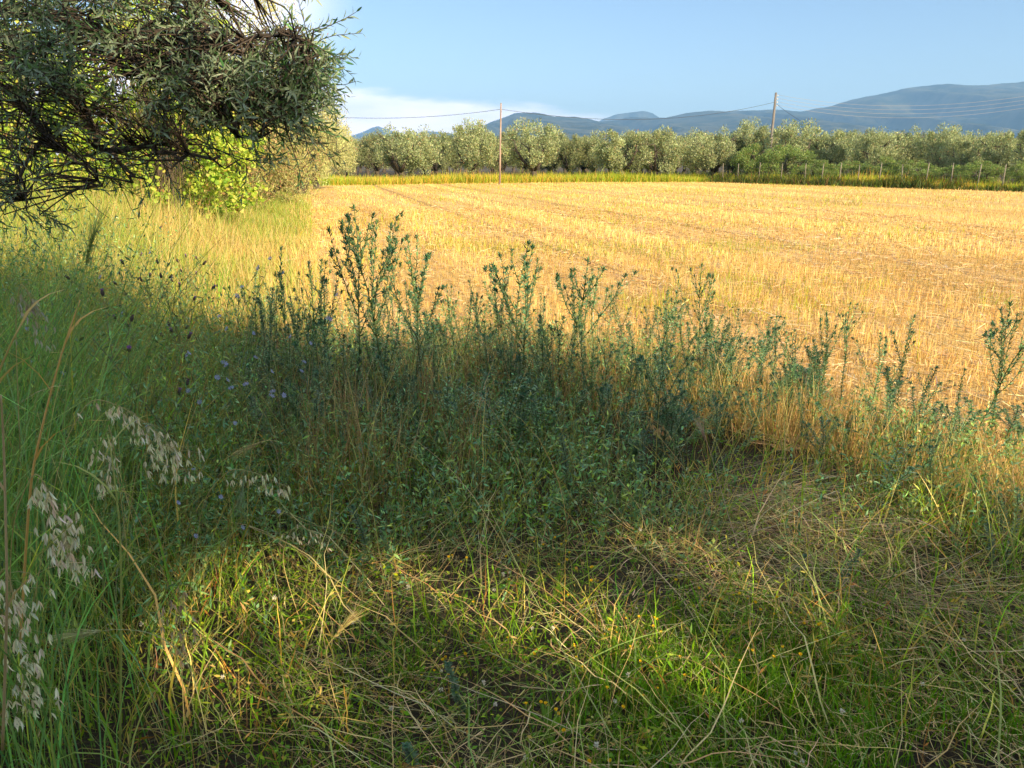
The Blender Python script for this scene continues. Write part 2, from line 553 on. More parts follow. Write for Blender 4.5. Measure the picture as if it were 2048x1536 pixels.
def taper(N, K, w, p=.7, base=.7):
    t = np.linspace(0, 1, K)
    prof = (base + (1 - base) * np.minimum(t * 4, 1)) * (1 - t ** 2.2 * .92)
    return w[:, None] * prof[None]


def jit(c, N, rng=RNG, a=.18, hue=.08):
    c = np.asarray(c, float)
    if c.ndim == 1: c = np.tile(c, (N, 1))
    v = np.exp(rng.normal(0, a, (N, 1)))
    h = 1 + rng.normal(0, hue, (N, 3))
    return np.clip(c * v * h, .005, .95)


def pick(cols, w, N, rng=RNG):
    idx = rng.choice(len(cols), N, p=np.array(w) / sum(w))
    return np.array(cols)[idx]


STRAW = [(.50, .37, .17), (.62, .50, .27), (.40, .27, .11), (.54, .40, .15)]
GREEN = [(.10, .17, .035), (.15, .22, .05), (.20, .27, .06), (.08, .14, .05)]
GREYG = [(.11, .18, .09), (.14, .21, .11), (.09, .15, .07)]


def scatter(n, x0, x1, y0, y1, dens=None, rng=RNG, frust=1.1):
    x = rng.uniform(x0, x1, n); y = rng.uniform(y0, y1, n)
    k = np.abs(x) < (y * .96 + .46) * 1024 / F * frust + .35
    x, y = x[k], y[k]
    if dens is not None:
        pdf = dens(x, y); k = rng.random(len(x)) < pdf
        x, y = x[k], y[k]
    return np.stack([x, y, ground_z(x, y)], 1)


TRACKS = (9.4, 7.5, 4.4, 14.2, 16.0, 21.5)
# ---- stubble stalks
g = G()
for (n0, y0, y1, x1, w, h, K) in ((160000, 4.0, 13, 10.5, .0017, .095, 3), (110000, 13, 28, 21, .0036, .085, 2), (80000, 28, 64, 42, .008, .07, 2)):
    s = RNG.uniform(0, 1, n0)
    x = RNG.uniform(-14, x1, n0); y = RNG.uniform(y0, y1, n0)
    # snap to drill rows
    ac = x * RN[0] + y * RN[1]; al = x * RD[0] + y * RD[1]
    rs = .15 if y0 < 12 else .3
    ac = np.round(ac / rs) * rs + RNG.normal(0, .022 if y0 < 12 else .12, n0)
    x = ac * RN[0] + al * RD[0]; y = ac * RN[1] + al * RD[1]
    k = (x > edge_left(y) + .15 + .5 * noise(x, y, .8, 2)) & (y < far_edge(x) - .3) & (y > shade_edge(x) - .3 + .8 * noise(x, y, 1.3, 9)) & (np.abs(x) < y * .72 + 1)
    k &= RNG.random(n0) < .35 + .8 * noise(x, y, .9, 4)
    P = np.stack([x, y, ground_z(x, y) * 1.0 + .0], 1)[k]; N = len(P)
    sw = fbm(ac[k], al[k] * .04, 1.1, 8, 3)       # swaths left by the harvester
    H = h * np.exp(RNG.normal(0, .3, N)) * (.6 + .7 * sw)
    for ct in TRACKS: H *= 1 - .75 * np.exp(-((ac[k] - ct) / .14) ** 2)
    az = RNG.random(N) * 2 * math.pi
    C = curves(P, H, az, np.abs(RNG.normal(0, .25, N)), np.zeros(N), K)
    c = jit(pick([(.58, .395, .135), (.65, .48, .22), (.52, .325, .10), (.60, .43, .16)], [3, 2.5, 2, 2], N), N, a=.10, hue=.04)
    c *= (.82 + .34 * smooth(.35, .65, sw))[:, None]
    S = side(az)
    if K == 2 or y0 > 12: S = np.tile(np.array([[1.0, 0, 0]]), (N, 1)) + RNG.normal(0, .5, (N, 3)) * np.array([1, 1, 0]); S = unit(S)
    W = np.full((N, K), 1.0) * (w * np.exp(RNG.normal(0, .25, N)))[:, None]
    g.ribbons(C, W, S, c)
# cut straw lying between the rows
N0 = 60000
x = RNG.uniform(-9, 12, N0); y = 4 + (RNG.random(N0) ** 1.6) * 24
k = (x > edge_left(y)) & (y > shade_edge(x) - .5) & (np.abs(x) < y * .72 + 1); x, y = x[k], y[k]; N = len(x)
a = RNG.normal(math.atan2(RD[1], RD[0]), .9, N); ln = RNG.uniform(.06, .22, N)
P0 = np.stack([x, y, ground_z(x, y) + RNG.uniform(.02, .07, N)], 1)
D = np.stack([np.cos(a), np.sin(a), RNG.normal(0, .12, N)], 1)
C = np.stack([P0, P0 + D * ln[:, None]], 1)
w = .0022 * (1 + y / 9)
g.ribbons(C, np.repeat(w[:, None], 2, 1), unit(np.stack([-np.sin(a), np.cos(a), RNG.normal(0, .6, N)], 1)), jit(pick([(.58, .42, .21), (.47, .31, .12), (.66, .53, .32)], [2, 2, 1], N), N))
tag(g.build('stubble', M_STRAW), 'cut golden straw stubble in long rows over the harvested field', 'stubble', kind='stuff')

# ---- green weeds in the stubble
g = G()
def weed_d(x, y):
    return np.clip((fbm(x, y, .35, 21) - .52) * 6, 0, 1) + .03
for (n0, y0, y1, x1, w, h) in ((34000, 6, 16, 11, .003, .16), (34000, 16, 60, 36, .008, .16)):
    x = RNG.uniform(-12, x1, n0); y = RNG.uniform(y0, y1, n0)
    k = (RNG.random(n0) < weed_d(x, y)) & (x > edge_left(y)) & (y < far_edge(x)) & (np.abs(x) < y * .72 + 1) & (y > shade_edge(x))
    P = np.stack([x, y, ground_z(x, y)], 1)[k]; N = len(P)
    az = RNG.random(N) * 6.28
    C = curves(P, h * np.exp(RNG.normal(0, .35, N)), az, np.abs(RNG.normal(.2, .25, N)), RNG.uniform(0, .6, N), 3)
    g.ribbons(C, taper(N, 3, w * np.ones(N)), side(az), jit(pick([(.30, .36, .08), (.38, .40, .10), (.22, .30, .07)], [2, 2, 1], N), N))
tag(g.build('weed_patches', M_GRASS), 'thin yellow green weeds sprouting in patches through the stubble', 'weeds', kind='stuff')


# ------------------------------------------------------------------ foreground grass (stuff)
def margin(x, y):           # 1 in the rough margin, 0 in the field
    return smooth(.5, -.3, y - shade_edge(x) - .6 * (noise(x, y, 1.2, 31) - .3))


def pxof(x, y):             # photo column of a ground point
    return 1024 + F * x / (y * math.cos(PITCH) + CAMH * math.sin(PITCH))


def left_mass(x, y):        # tall green growth on the left
    return smooth(560, 250, pxof(x, y)) * smooth(1.0, 1.6, y)


def mat_zone(x, y):         # low flattened mat near the camera
    return smooth(3.3, 2.7, y + .18 * np.maximum(-x, 0) * 0 + 1.1 * (fbm(x, y, 1.6, 17) - .5)) * (1 - left_mass(x, y))


def hay_zone(x, y):         # flattened hay on the right
    return smooth(.75, 1.05, x - .15 * (y - 3) + .4 * (noise(x, y, 3, 16) - .5)) * smooth(2.3, 2.5, y) * smooth(3.45, 3.15, y + .5 * (noise(x, y, 2, 18) - .5)) * smooth(2.1, 1.6, x)


def hollow(x, y):           # dark bare hollow behind the flattened hay
    return smooth(.5, .9, x) * smooth(3.2, 3.5, y) * smooth(4.4, 4.0, y + .3 * (noise(x, y, 2, 19) - .5)) * smooth(2.0, 1.6, x)


# short thatch everywhere in the margin
g = G()
P = scatter(60000, -5, 5, 1.1, 7.5, lambda x, y: margin(x, y) * (.15 + .7 * noise(x, y, 4, 40)) * (1 - .8 * hollow(x, y)))
N = len(P); az = RNG.random(N) * 6.28
H = RNG.uniform(.07, .26, N)
C = curves(P, H, az, RNG.uniform(.3, 1.5, N), RNG.uniform(0, 1.0, N), 4, wob=.2)
gr = noise(P[:, 0], P[:, 1], 2.2, 41)
isg = RNG.random(N) < .30 + .45 * gr
c = np.where(isg[:, None], pick(GREEN, [2, 2, 1, 2], N), pick([(.20, .15, .08), (.13, .09, .045), (.42, .32, .17)], [2, 3, 1], N))
g.ribbons(C, taper(N, 4, RNG.uniform(.0012, .0028, N)), side(az), jit(c, N))
tag(g.build('thatch', M_GRASS), 'short tangled thatch of dead and green blades close to the soil', 'thatch', kind='stuff')

# long lying straws and bent green culms of the foreground mat
g = G()
P = scatter(19000, -3.6, 3.8, .9, 4.4, lambda x, y: np.clip(mat_zone(x, y) * (.25 + .9 * smooth(.35, .6, noise(x, y, 1.6, 44))), 0, 1) * .9)
N = len(P)
flow = (fbm(P[:, 0], P[:, 1], .8, 45) - .5) * 5.0
az = flow + RNG.normal(0, .55, N) + (RNG.random(N) < .5) * math.pi
H = .12 + .5 * RNG.random(N) ** 2
P[:, 2] += RNG.uniform(0, .06, N)
C = curves(P, H, az, RNG.uniform(.6, 1.45, N), RNG.uniform(.1, .9, N), 7, wob=.15)
dry = RNG.random(N) < .55
c = np.where(dry[:, None], pick(STRAW, [2, 2, 1, 1], N), pick([(.22, .32, .07), (.32, .40, .11), (.15, .24, .05)], [2, 2, 1], N))
g.ribbons(C, taper(N, 7, RNG.uniform(.0010, .0030, N)), side(az), jit(c, N))
tag(g.build('matted_grass', M_STRAW), 'matted long grass stems lying bent in the foreground', 'grass', kind='stuff')

# broken straw litter lying on the mat
g = G()
P = scatter(26000, -3.2, 3.6, .9, 4.0, lambda x, y: margin(x, y) * (.15 + .85 * smooth(.4, .6, fbm(x, y, 1.7, 150))) * (1 - .6 * left_mass(x, y)) * (1 - .85 * hollow(x, y)) * smooth(3.9, 2.6, y))
N = len(P); az = RNG.random(N) * 6.28; P[:, 2] += RNG.uniform(.01, .10, N)
C = curves(P, RNG.uniform(.03, .16, N), az, RNG.uniform(1.2, 1.8, N), RNG.normal(0, .3, N), 4, wob=.16)
g.ribbons(C, taper(N, 4, RNG.uniform(.0008, .0024, N)), side(az), jit(pick([(.62, .48, .22), (.70, .58, .32), (.45, .30, .12), (.40, .38, .12)], [3, 1.5, 2, 1.5], N), N))
tag(g.build('straw_litter', M_STRAW), 'broken yellow straw litter scattered over the foreground mat', 'straw', kind='stuff')

# flattened hay, combed to the right
g = G()
P = scatter(6200, .5, 3.0, 2.2, 3.6, lambda x, y: hay_zone(x, y) * (.25 + .75 * smooth(.3, .6, noise(x, y, 2.6, 49))))
N = len(P)
az = RNG.normal(-.42, .38, N) + (fbm(P[:, 0], P[:, 1], 1.6, 47) - .5) * 3.2
az += (RNG.random(N) < .15) * RNG.normal(0, 1.0, N)
P[:, 0] -= .25; P[:, 1] += .08
P[:, 2] += RNG.uniform(0, .09, N)
H = RNG.uniform(.10, .62, N)
C = curves(P, H, az, RNG.uniform(1.0, 1.55, N), RNG.uniform(.0, .4, N), 6, wob=.10)
g.ribbons(C, taper(N, 6, RNG.uniform(.0009, .0030, N)), side(az), jit(pick([(.40, .31, .18), (.60, .50, .32), (.24, .17, .09), (.20, .25, .08)], [3, 1.6, 2.4, 1.6], N), N, a=.25))
tag(g.build('flattened_hay', M_STRAW), 'flattened grey straw combed sideways beside the dark hollow', 'hay', kind='stuff')

# upright dry grass between and behind the thistles
g = G()
def dry_d(x, y):
    cl = smooth(.42, .7, fbm(x, y, 1.5, 50))
    band = smooth(3.1, 3.8, y + .4 * x * (x < 0)) * margin(x, y - .4)
    px_ = pxof(x, y); t_ = 0
    for (cx, cy_, rx, ry) in ((700, 3.8, 70, .4), (850, 4.4, 50, .35), (625, 3.4, 40, .3), (760, 3.3, 50, .25), (930, 3.6, 35, .25), (1180, 4.9, 60, .3), (1380, 2.75, 30, .22), (1620, 4.6, 90, .3), (1010, 5.0, 60, .3)):
        t_ = np.maximum(t_, np.exp(-((px_ - cx) / rx) ** 2 - ((y - cy_) / ry) ** 2))
    return np.clip(band * .08 * (.3 + cl) * (1 - hollow(x, y)) + .85 * t_, 0, 1) * margin(x, y)
P = scatter(70000, -5, 5, 2.8, 8, dry_d)
N = len(P)
az = RNG.random(N) * 6.28
H = RNG.uniform(.22, .72, N) * (1 - .36 * smooth(.3, 2.6, P[:, 0]))
C = curves(P, H, az, np.abs(RNG.normal(0, .13, N)), RNG.uniform(.0, .55, N), 6, wob=.04)
c = pick([(.42, .29, .13), (.52, .38, .18), (.33, .20, .09), (.24, .22, .09)], [3, 2, 2, 1.2], N)
g.ribbons(C, taper(N, 6, RNG.uniform(.0010, .0024, N)), side(az), jit(c, N, a=.25))
tag(g.build('dry_grass', M_STRAW), 'upright tawny dry grass between and behind the thistles', 'grass', kind='stuff')

# standing and leaning stems rising out of the foreground mat
g = G()
P = scatter(9000, -3, 3.4, 1.1, 3.8, lambda x, y: margin(x, y) * smooth(.40, .60, fbm(x, y, 2.1, 190)) * (1 - .5 * hay_zone(x, y)) * .9)
N = len(P); az = RNG.random(N) * 6.28
H = RNG.uniform(.12, .42, N) * smooth(.6, 2.6, P[:, 1])
C = curves(P, H, az, np.abs(RNG.normal(.1, .35, N)), RNG.uniform(0, 1.3, N), 7, wob=.10)
c = pick([(.18, .29, .07), (.27, .36, .10), (.46, .38, .17), (.12, .20, .06), (.35, .22, .10)], [3, 2, 2, 2, 1], N)
g.ribbons(C, taper(N, 7, RNG.uniform(.0010, .0030, N)), side(az), jit(c * 1.15, N, a=.32))
for rep in range(5):
    t = RNG.uniform(.2, .9, N) * 6; i0 = np.minimum(t.astype(int), 5); f = (t - i0)[:, None]
    B = C[np.arange(N), i0] * (1 - f) + C[np.arange(N), i0 + 1] * f
    k = RNG.random(N) < .5
    D = unit(RNG.normal(0, 1, (N, 3)) + np.array([0, 0, .7]))
    g.leaves(B[k], D[k], unit(RNG.normal(0, 1, (N, 3)))[k], RNG.uniform(.02, .06, N)[k], RNG.uniform(.0015, .004, N)[k], jit(c, N)[k])
tag(g.build('leaning_stems', M_HERB), 'mixed green and dry stems leaning out of the foreground mat', 'stems', kind='stuff')

# arching long culms crossing the shaded zone
g = G()
P = scatter(11000, -4, 4.4, 1.6, 5.4, lambda x, y: margin(x, y) * (.25 + .5 * left_mass(x, y)) * smooth(1.9, 2.7, y + left_mass(x, y)) * (1 - .6 * hollow(x, y)))
N = len(P); az = RNG.random(N) * 6.28
H = RNG.uniform(.28, 1.1, N)
C = curves(P, H, az, RNG.uniform(.05, .5, N), RNG.uniform(.5, 2.1, N), 9, pw=1.5, wob=.03)
c = pick([(.40, .40, .20), (.50, .44, .24), (.26, .32, .12), (.33, .30, .15)], [2, 2, 2, 1], N)
g.ribbons(C, taper(N, 9, RNG.uniform(.0008, .0016, N)), side(az), jit(c, N))
tag(g.build('arching_grass', M_GRASS), 'thin arching grass culms bowing over the shaded growth', 'grass', kind='stuff')

# tall green growth on the left
g = G()
P = scatter(15000, -5.5, -.3, 1.3, 8.5, lambda x, y: left_mass(x, y) * margin(x, y - .5) * .85 * (.28 + .72 * smooth(2.0, 2.9, y)) * (.3 + .7 * smooth(.35, .6, noise(x, y, 2.2, 61))))
N = len(P)
az = RNG.normal(.2, 2.0, N)
hh = .62 + .5 * fbm(P[:, 0], P[:, 1], .9, 60)
H = hh * RNG.uniform(.45, 1.0, N)
H *= 1 - .35 * smooth(1.9, 1.2, P[:, 1])
C = curves(P, H, az, RNG.uniform(.0, .35, N), RNG.uniform(.1, 2.0, N), 7, pw=1.6, wob=.10)
gcol = pick([(.13, .22, .06), (.20, .30, .08), (.10, .18, .06), (.32, .33, .12), (.46, .38, .17), (.26, .19, .09)], [3, 2.5, 3, 1.2, 1.0, 1.6], N)
g.ribbons(C, taper(N, 7, .0012 + .0042 * RNG.random(N) ** 2), side(az), jit(gcol * 1.25, N, a=.28))
P = scatter(7000, -3.8, -.7, 1.35, 4.2, lambda x, y: smooth(330, 60, pxof(x, y)))
N = len(P); az = RNG.normal(.1, 1.5, N); H = RNG.uniform(.6, 1.75, N) * (.75 + .25 * smooth(1.4, 2.2, P[:, 1]))
C = curves(P, H, az, RNG.uniform(.0, .2, N), RNG.uniform(.5, 2.2, N), 10, pw=2.0, wob=.03)
g.ribbons(C, taper(N, 10, RNG.uniform(.0010, .0034, N)), side(az), jit(pick([(.16, .28, .12), (.22, .34, .14), (.34, .40, .16)], [2, 2, 1], N), N, a=.25))
tag(g.build('tall_grass', M_GRASS), 'tall blue green grass massed at the left of the foreground', 'grass', kind='stuff')

# short upright green grass near the bottom of the picture
g = G()
P = scatter(64000, -2.6, 3.4, .9, 3.4, lambda x, y: smooth(.40, .62, fbm(x, y, 2.4, 170)) * smooth(2.7, 2.0, y) * (.35 + .65 * smooth(-.5, .3, x)) * (1 - .8 * left_mass(x, y)))
N = len(P); az = RNG.random(N) * 6.28
C = curves(P, RNG.uniform(.05, .17, N), az, np.abs(RNG.normal(0, .3, N)), RNG.uniform(0, .9, N), 5)
g.ribbons(C, taper(N, 5, RNG.uniform(.0010, .0026, N)), side(az), jit(pick([(.14, .27, .05), (.20, .34, .07), (.10, .20, .04), (.40, .36, .14)], [3, 2, 2, .7], N), N))
tag(g.build('green_tufts', M_GRASS), 'short fresh green grass tufts along the bottom of the picture', 'grass', kind='stuff')

# low green ground cover (clover-like leaves) in the foreground
g = G()
P = scatter(90000, -3.2, 3.6, 1.0, 5.2, lambda x, y: margin(x, y) * (.15 + .85 * smooth(.42, .6, fbm(x, y, 1.8, 70))) * smooth(5.2, 2.5, y) * (1 - .8 * hay_zone(x, y)) * (1 - .7 * left_mass(x, y)) * (1 - .8 * hollow(x, y)))
N = len(P)
P[:, 2] += RNG.uniform(.01, .13, N) * noise(P[:, 0], P[:, 1], 3, 71) * 1.6
D = unit(RNG.normal(0, 1, (N, 3)) * np.array([1, 1, .5]) + np.array([0, 0, .25]))
Nn = unit(RNG.normal(0, .5, (N, 3)) + np.array([0, 0, 1]))
g.leaves(P, D, Nn, RNG.uniform(.009, .026, N), RNG.uniform(.003, .007, N), jit(pick([(.13, .23, .05), (.19, .30, .07), (.32, .38, .10), (.50, .40, .18)], [2, 2, 1.2, .8], N), N))
tag(g.build('ground_cover', M_HERB), 'small leafy green ground cover under the foreground grass', 'ground cover', kind='stuff')

# fine-leaved herb mass (centre and left), too many sprigs to count
g = G()
def herb_d(x, y):
    return margin(x, y - .5) * (.3 + .7 * smooth(2.0, 2.8, y)) * np.clip(left_mass(x, y) * .95 + .75 * smooth(2.25, 3.1, y + .5 * (noise(x, y, 2, 82) - .5) - .5 * smooth(.4, 1.0, x)) * (1 - hollow(x, y)), 0, 1) * (.06 + .94 * smooth(.40, .54, fbm(x, y, 1.9, 80)))
P = scatter(26000, -4.8, 4.8, 1.9, 7.2, herb_d)
N = len(P); az = RNG.random(N) * 6.28
lm = left_mass(P[:, 0], P[:, 1])
H = (.40 + (.60 + .18 * smooth(420, 200, pxof(P[:, 0], P[:, 1]))) * lm * smooth(1.8, 3.0, P[:, 1])) * RNG.uniform(.5, 1.2, N) * (1 - .22 * smooth(.3, 2.5, P[:, 0])) * (.6 + .4 * smooth(2.4, 3.4, P[:, 1]))
K = 8
C = curves(P, H, az, RNG.uniform(.0, .35, N), RNG.uniform(-.1, .5, N), K, wob=.09)
scol = jit(pick([(.22, .27, .12), (.36, .31, .16)], [1, 1], N), N)
g.ribbons(C, taper(N, K, np.full(N, .0014)), side(az), scol)
for rep in range(14):
    t = RNG.uniform(.15, 1, N) * (K - 1); i0 = np.minimum(t.astype(int), K - 2); f = (t - i0)[:, None]
    B = C[np.arange(N), i0] * (1 - f) + C[np.arange(N), i0 + 1] * f
    D = unit(RNG.normal(0, 1, (N, 3)) + np.array([0, 0, .5]))
    g.leaves(B, D, unit(RNG.normal(0, .6, (N, 3)) + np.array([0, 0, 1])), RNG.uniform(.016, .048, N), RNG.uniform(.0024, .0068, N),
             jit(pick([(.17, .29, .17), (.26, .39, .23), (.35, .43, .18), (.09, .14, .07)], [3, 2, 1.2, 1.6], N), N, a=.3))
tag(g.build('herb_growth', M_HERB), 'dense fine leaved grey green herbs filling the shaded margin', 'herbs', kind='stuff')

# sunlit tall grass at the right edge of the field margin
g = G()
P = scatter(60000, .1, 6.5, 2.2, 9, lambda x, y: smooth(.25, -.2, np.abs(y - shade_edge(x) - .45) - 1.0) * (.3 + .7 * noise(x, y, 1.4, 90)))
N = len(P); az = RNG.random(N) * 6.28
C = curves(P, RNG.uniform(.15, .46, N) * (1 - .5 * smooth(.2, 1.0, P[:, 1] - shade_edge(P[:, 0]))), az, np.abs(RNG.normal(0, .25, N)), RNG.uniform(0, .6, N), 5)
g.ribbons(C, taper(N, 5, RNG.uniform(.0012, .0026, N)), side(az), jit(pick([(.50, .34, .12), (.58, .43, .18), (.32, .34, .08), (.42, .26, .08)], [3, 2, 1.5, 1], N), N))
tag(g.build('golden_grass', M_STRAW), 'golden sunlit grass at the right margin of the stubble field', 'grass', kind='stuff')

# sunlit verge between the hedge and the stubble on the left, and the strips under the grove
g = G()
n0 = 150000
y = 7 + RNG.random(n0) ** 1.5 * 48
x = edge_left(y) + .9 - RNG.random(n0) ** .8 * (6.5 - .03 * y)
k = (y > 6.5) & (np.abs(x) < y * .72 + 1.2)
x, y = x[k], y[k]
off = edge_left(y) - x
k = RNG.random(len(x)) < np.clip(.35 + .9 * smooth(-1.0, .4, off), 0, 1); x, y, off = x[k], y[k], off[k]
N = len(x); az = RNG.random(N) * 6.28
P = np.stack([x, y, ground_z(x, y)], 1)
H = (.24 + .62 * smooth(-.2, 2.6, off)) * np.exp(RNG.normal(0, .25, N)) * (.7 + .6 * noise(x, y, .5, 95))
C = curves(P, H, az, np.abs(RNG.normal(.1, .2, N)), RNG.uniform(0, .8, N), 4)
gm = np.clip(noise(x, y, .4, 96) * .8 + smooth(.0, 3.0, off) * .35 + smooth(10, 26, y) * .15, 0, 1)
isg = RNG.random(N) < gm
c = np.where(isg[:, None], pick([(.27, .33, .11), (.34, .38, .14), (.19, .27, .09)], [2.4, 2, 1.4], N), pick([(.50, .43, .22), (.57, .49, .28), (.44, .35, .17)], [2, 1, 1], N))
g.ribbons(C, taper(N, 4, .0022 * (1 + y / 9)), side(az), jit(c, N, a=.12))
tag(g.build('verge_grass', M_GRASS), 'sunlit yellow green verge grass between hedge and stubble', 'grass', kind='stuff')

g = G()
n0 = 60000
x = RNG.uniform(-22, 30, n0); y = far_edge(x) + RNG.random(n0) ** 1.3 * 9 - .3
N = n0; az = RNG.random(N) * 6.28
P = np.stack([x, y, np.zeros(N)], 1)
H = (.35 + .35 * noise(x, y, .25, 99)) * np.exp(RNG.normal(0, .25, N))
C = curves(P, H, az, np.abs(RNG.normal(.1, .2, N)), RNG.uniform(0, .6, N), 3)
isg = RNG.random(N) < .45 + .5 * noise(x, y, .12, 98)
c = np.where(isg[:, None], pick([(.30, .38, .09), (.36, .42, .12), (.22, .31, .08)], [2, 2, 1], N), pick([(.62, .48, .18), (.56, .40, .14)], [1, 1], N))
g.ribbons(C, taper(N, 3, np.full(N, .016)), side(az), jit(c, N, a=.12))
tag(g.build('headland_grass', M_GRASS), 'tall green and straw coloured grass under the olive grove', 'grass', kind='stuff')

# ------------------------------------------------------------------ mountains
def range_mesh(name, prof, D, depth, seed, amp=90, res=260, ext=None):
    prof = np.array(prof, float)
    px = np.linspace(prof[0, 0], prof[-1, 0], res)
    py = np.interp(px, prof[:, 0], prof[:, 1])
    py = py + (fbm(px, px * 0, .06, seed, 4) - .5) * 3.0
    rid = np.array([at(a, b_, D) for a, b_ in zip(px, py)])
    rows = 60
    g = G(); V = []
    for k in range(rows):
        t = k / (rows - 1)                                   # 0 front foot, .7 ridge, 1 back foot
        if t < .7: s = (t / .7); yy_ = D - depth * (1 - s); hz = s ** .8
        else: s = 1 - (t - .7) / .3; yy_ = D + depth * .6 * (1 - s); hz = s
        sc = rid[:, 0]
        spur = (1 - np.abs(2 * fbm(sc / 420 + t * .35, np.full(res, t * 2.0), 1.0, seed + 5, 5) - 1))
        z = rid[:, 2] * hz * (1 - (1 - spur) * .75 * 4 * hz * (1 - hz) if t < .7 else 1)
        z = np.where(hz >= .999, rid[:, 2], np.minimum(z + (spur - .6) * amp * 3.4 * 4 * hz * (1 - hz), rid[:, 2] * (.15 + .85 * hz)))
        V.append(np.stack([sc, np.full(res, yy_), np.maximum(z, -1) if 0 < k < rows - 1 else np.full(res, -2.0)], 1))
    V = np.concatenate(V)
    i = np.arange(rows - 1)[:, None] * res + np.arange(res - 1)[None]
    g.add(V, np.stack([i, i + 1, i + res + 1, i + res], -1).reshape(-1, 4), np.array([.1, .1, .1]))
    return tag(g.build(name, M_MTN, smooth=True), kind='structure')


m, n, l = new_mat('mountain_forest')
p = n['Principled BSDF']; p.inputs['Roughness'].default_value = 1; p.inputs['Specular IOR Level'].default_value = .0
t = n.new('ShaderNodeTexCoord')
n1 = n.new('ShaderNodeTexNoise'); n1.inputs['Scale'].default_value = .004; n1.inputs['Detail'].default_value = 9; n1.inputs['Roughness'].default_value = .62
l.new(t.outputs['Object'], n1.inputs['Vector'])
r = n.new('ShaderNodeValToRGB')
r.color_ramp.elements[0].position = .42; r.color_ramp.elements[0].color = (.022, .034, .022, 1)
r.color_ramp.elements[1].position = .68; r.color_ramp.elements[1].color = (.10, .10, .06, 1)
l.new(n1.outputs['Fac'], r.inputs[0]); l.new(r.outputs[0], p.inputs['Base Color'])
M_MTN = m
range_mesh('mountains', [(860, 300), (900, 285), (935, 268), (965, 250), (1000, 238), (1030, 226), (1070, 224), (1110, 233), (1150, 233), (1180, 238), (1200, 243), (1225, 241),
                        (1260, 234), (1330, 236), (1370, 226), (1420, 221), (1480, 222), (1540, 218), (1600, 222), (1650, 214), (1700, 200),
                        (1770, 185), (1830, 172), (1890, 167), (1940, 170), (1990, 168), (2048, 161), (2120, 150), (2300, 170), (2600, 220)], 9000, 4200, 3)
range_mesh('mountains', [(1170, 262), (1205, 238), (1235, 227), (1262, 224), (1288, 222), (1305, 226), (1322, 238), (1350, 246), (1400, 262)], 12500, 1500, 31, 60, 120)
range_mesh('mountains', [(560, 300), (640, 290), (690, 276), (720, 266), (745, 255), (755, 252), (770, 256), (790, 264), (820, 270), (850, 262), (885, 264), (910, 268), (960, 285), (1010, 300)], 14500, 2500, 11, 60, 150)


# ------------------------------------------------------------------ trees
_ones = 'first second third fourth fifth sixth seventh eighth ninth tenth eleventh twelfth thirteenth fourteenth fifteenth sixteenth seventeenth eighteenth nineteenth'.split()


def ordw(k):
    if k < 20: return _ones[k - 1]
    t_ = {2: ('twenty', 'twentieth'), 3: ('thirty', 'thirtieth'), 4: ('forty', 'fortieth'), 5: ('fifty', 'fiftieth')}[k // 10]
    return t_[1] if k % 10 == 0 else t_[0] + ' ' + _ones[k % 10 - 1]


def colpx(o):
    return o.location.x / (o.location.y * math.cos(PITCH) + CAMH * math.sin(PITCH))


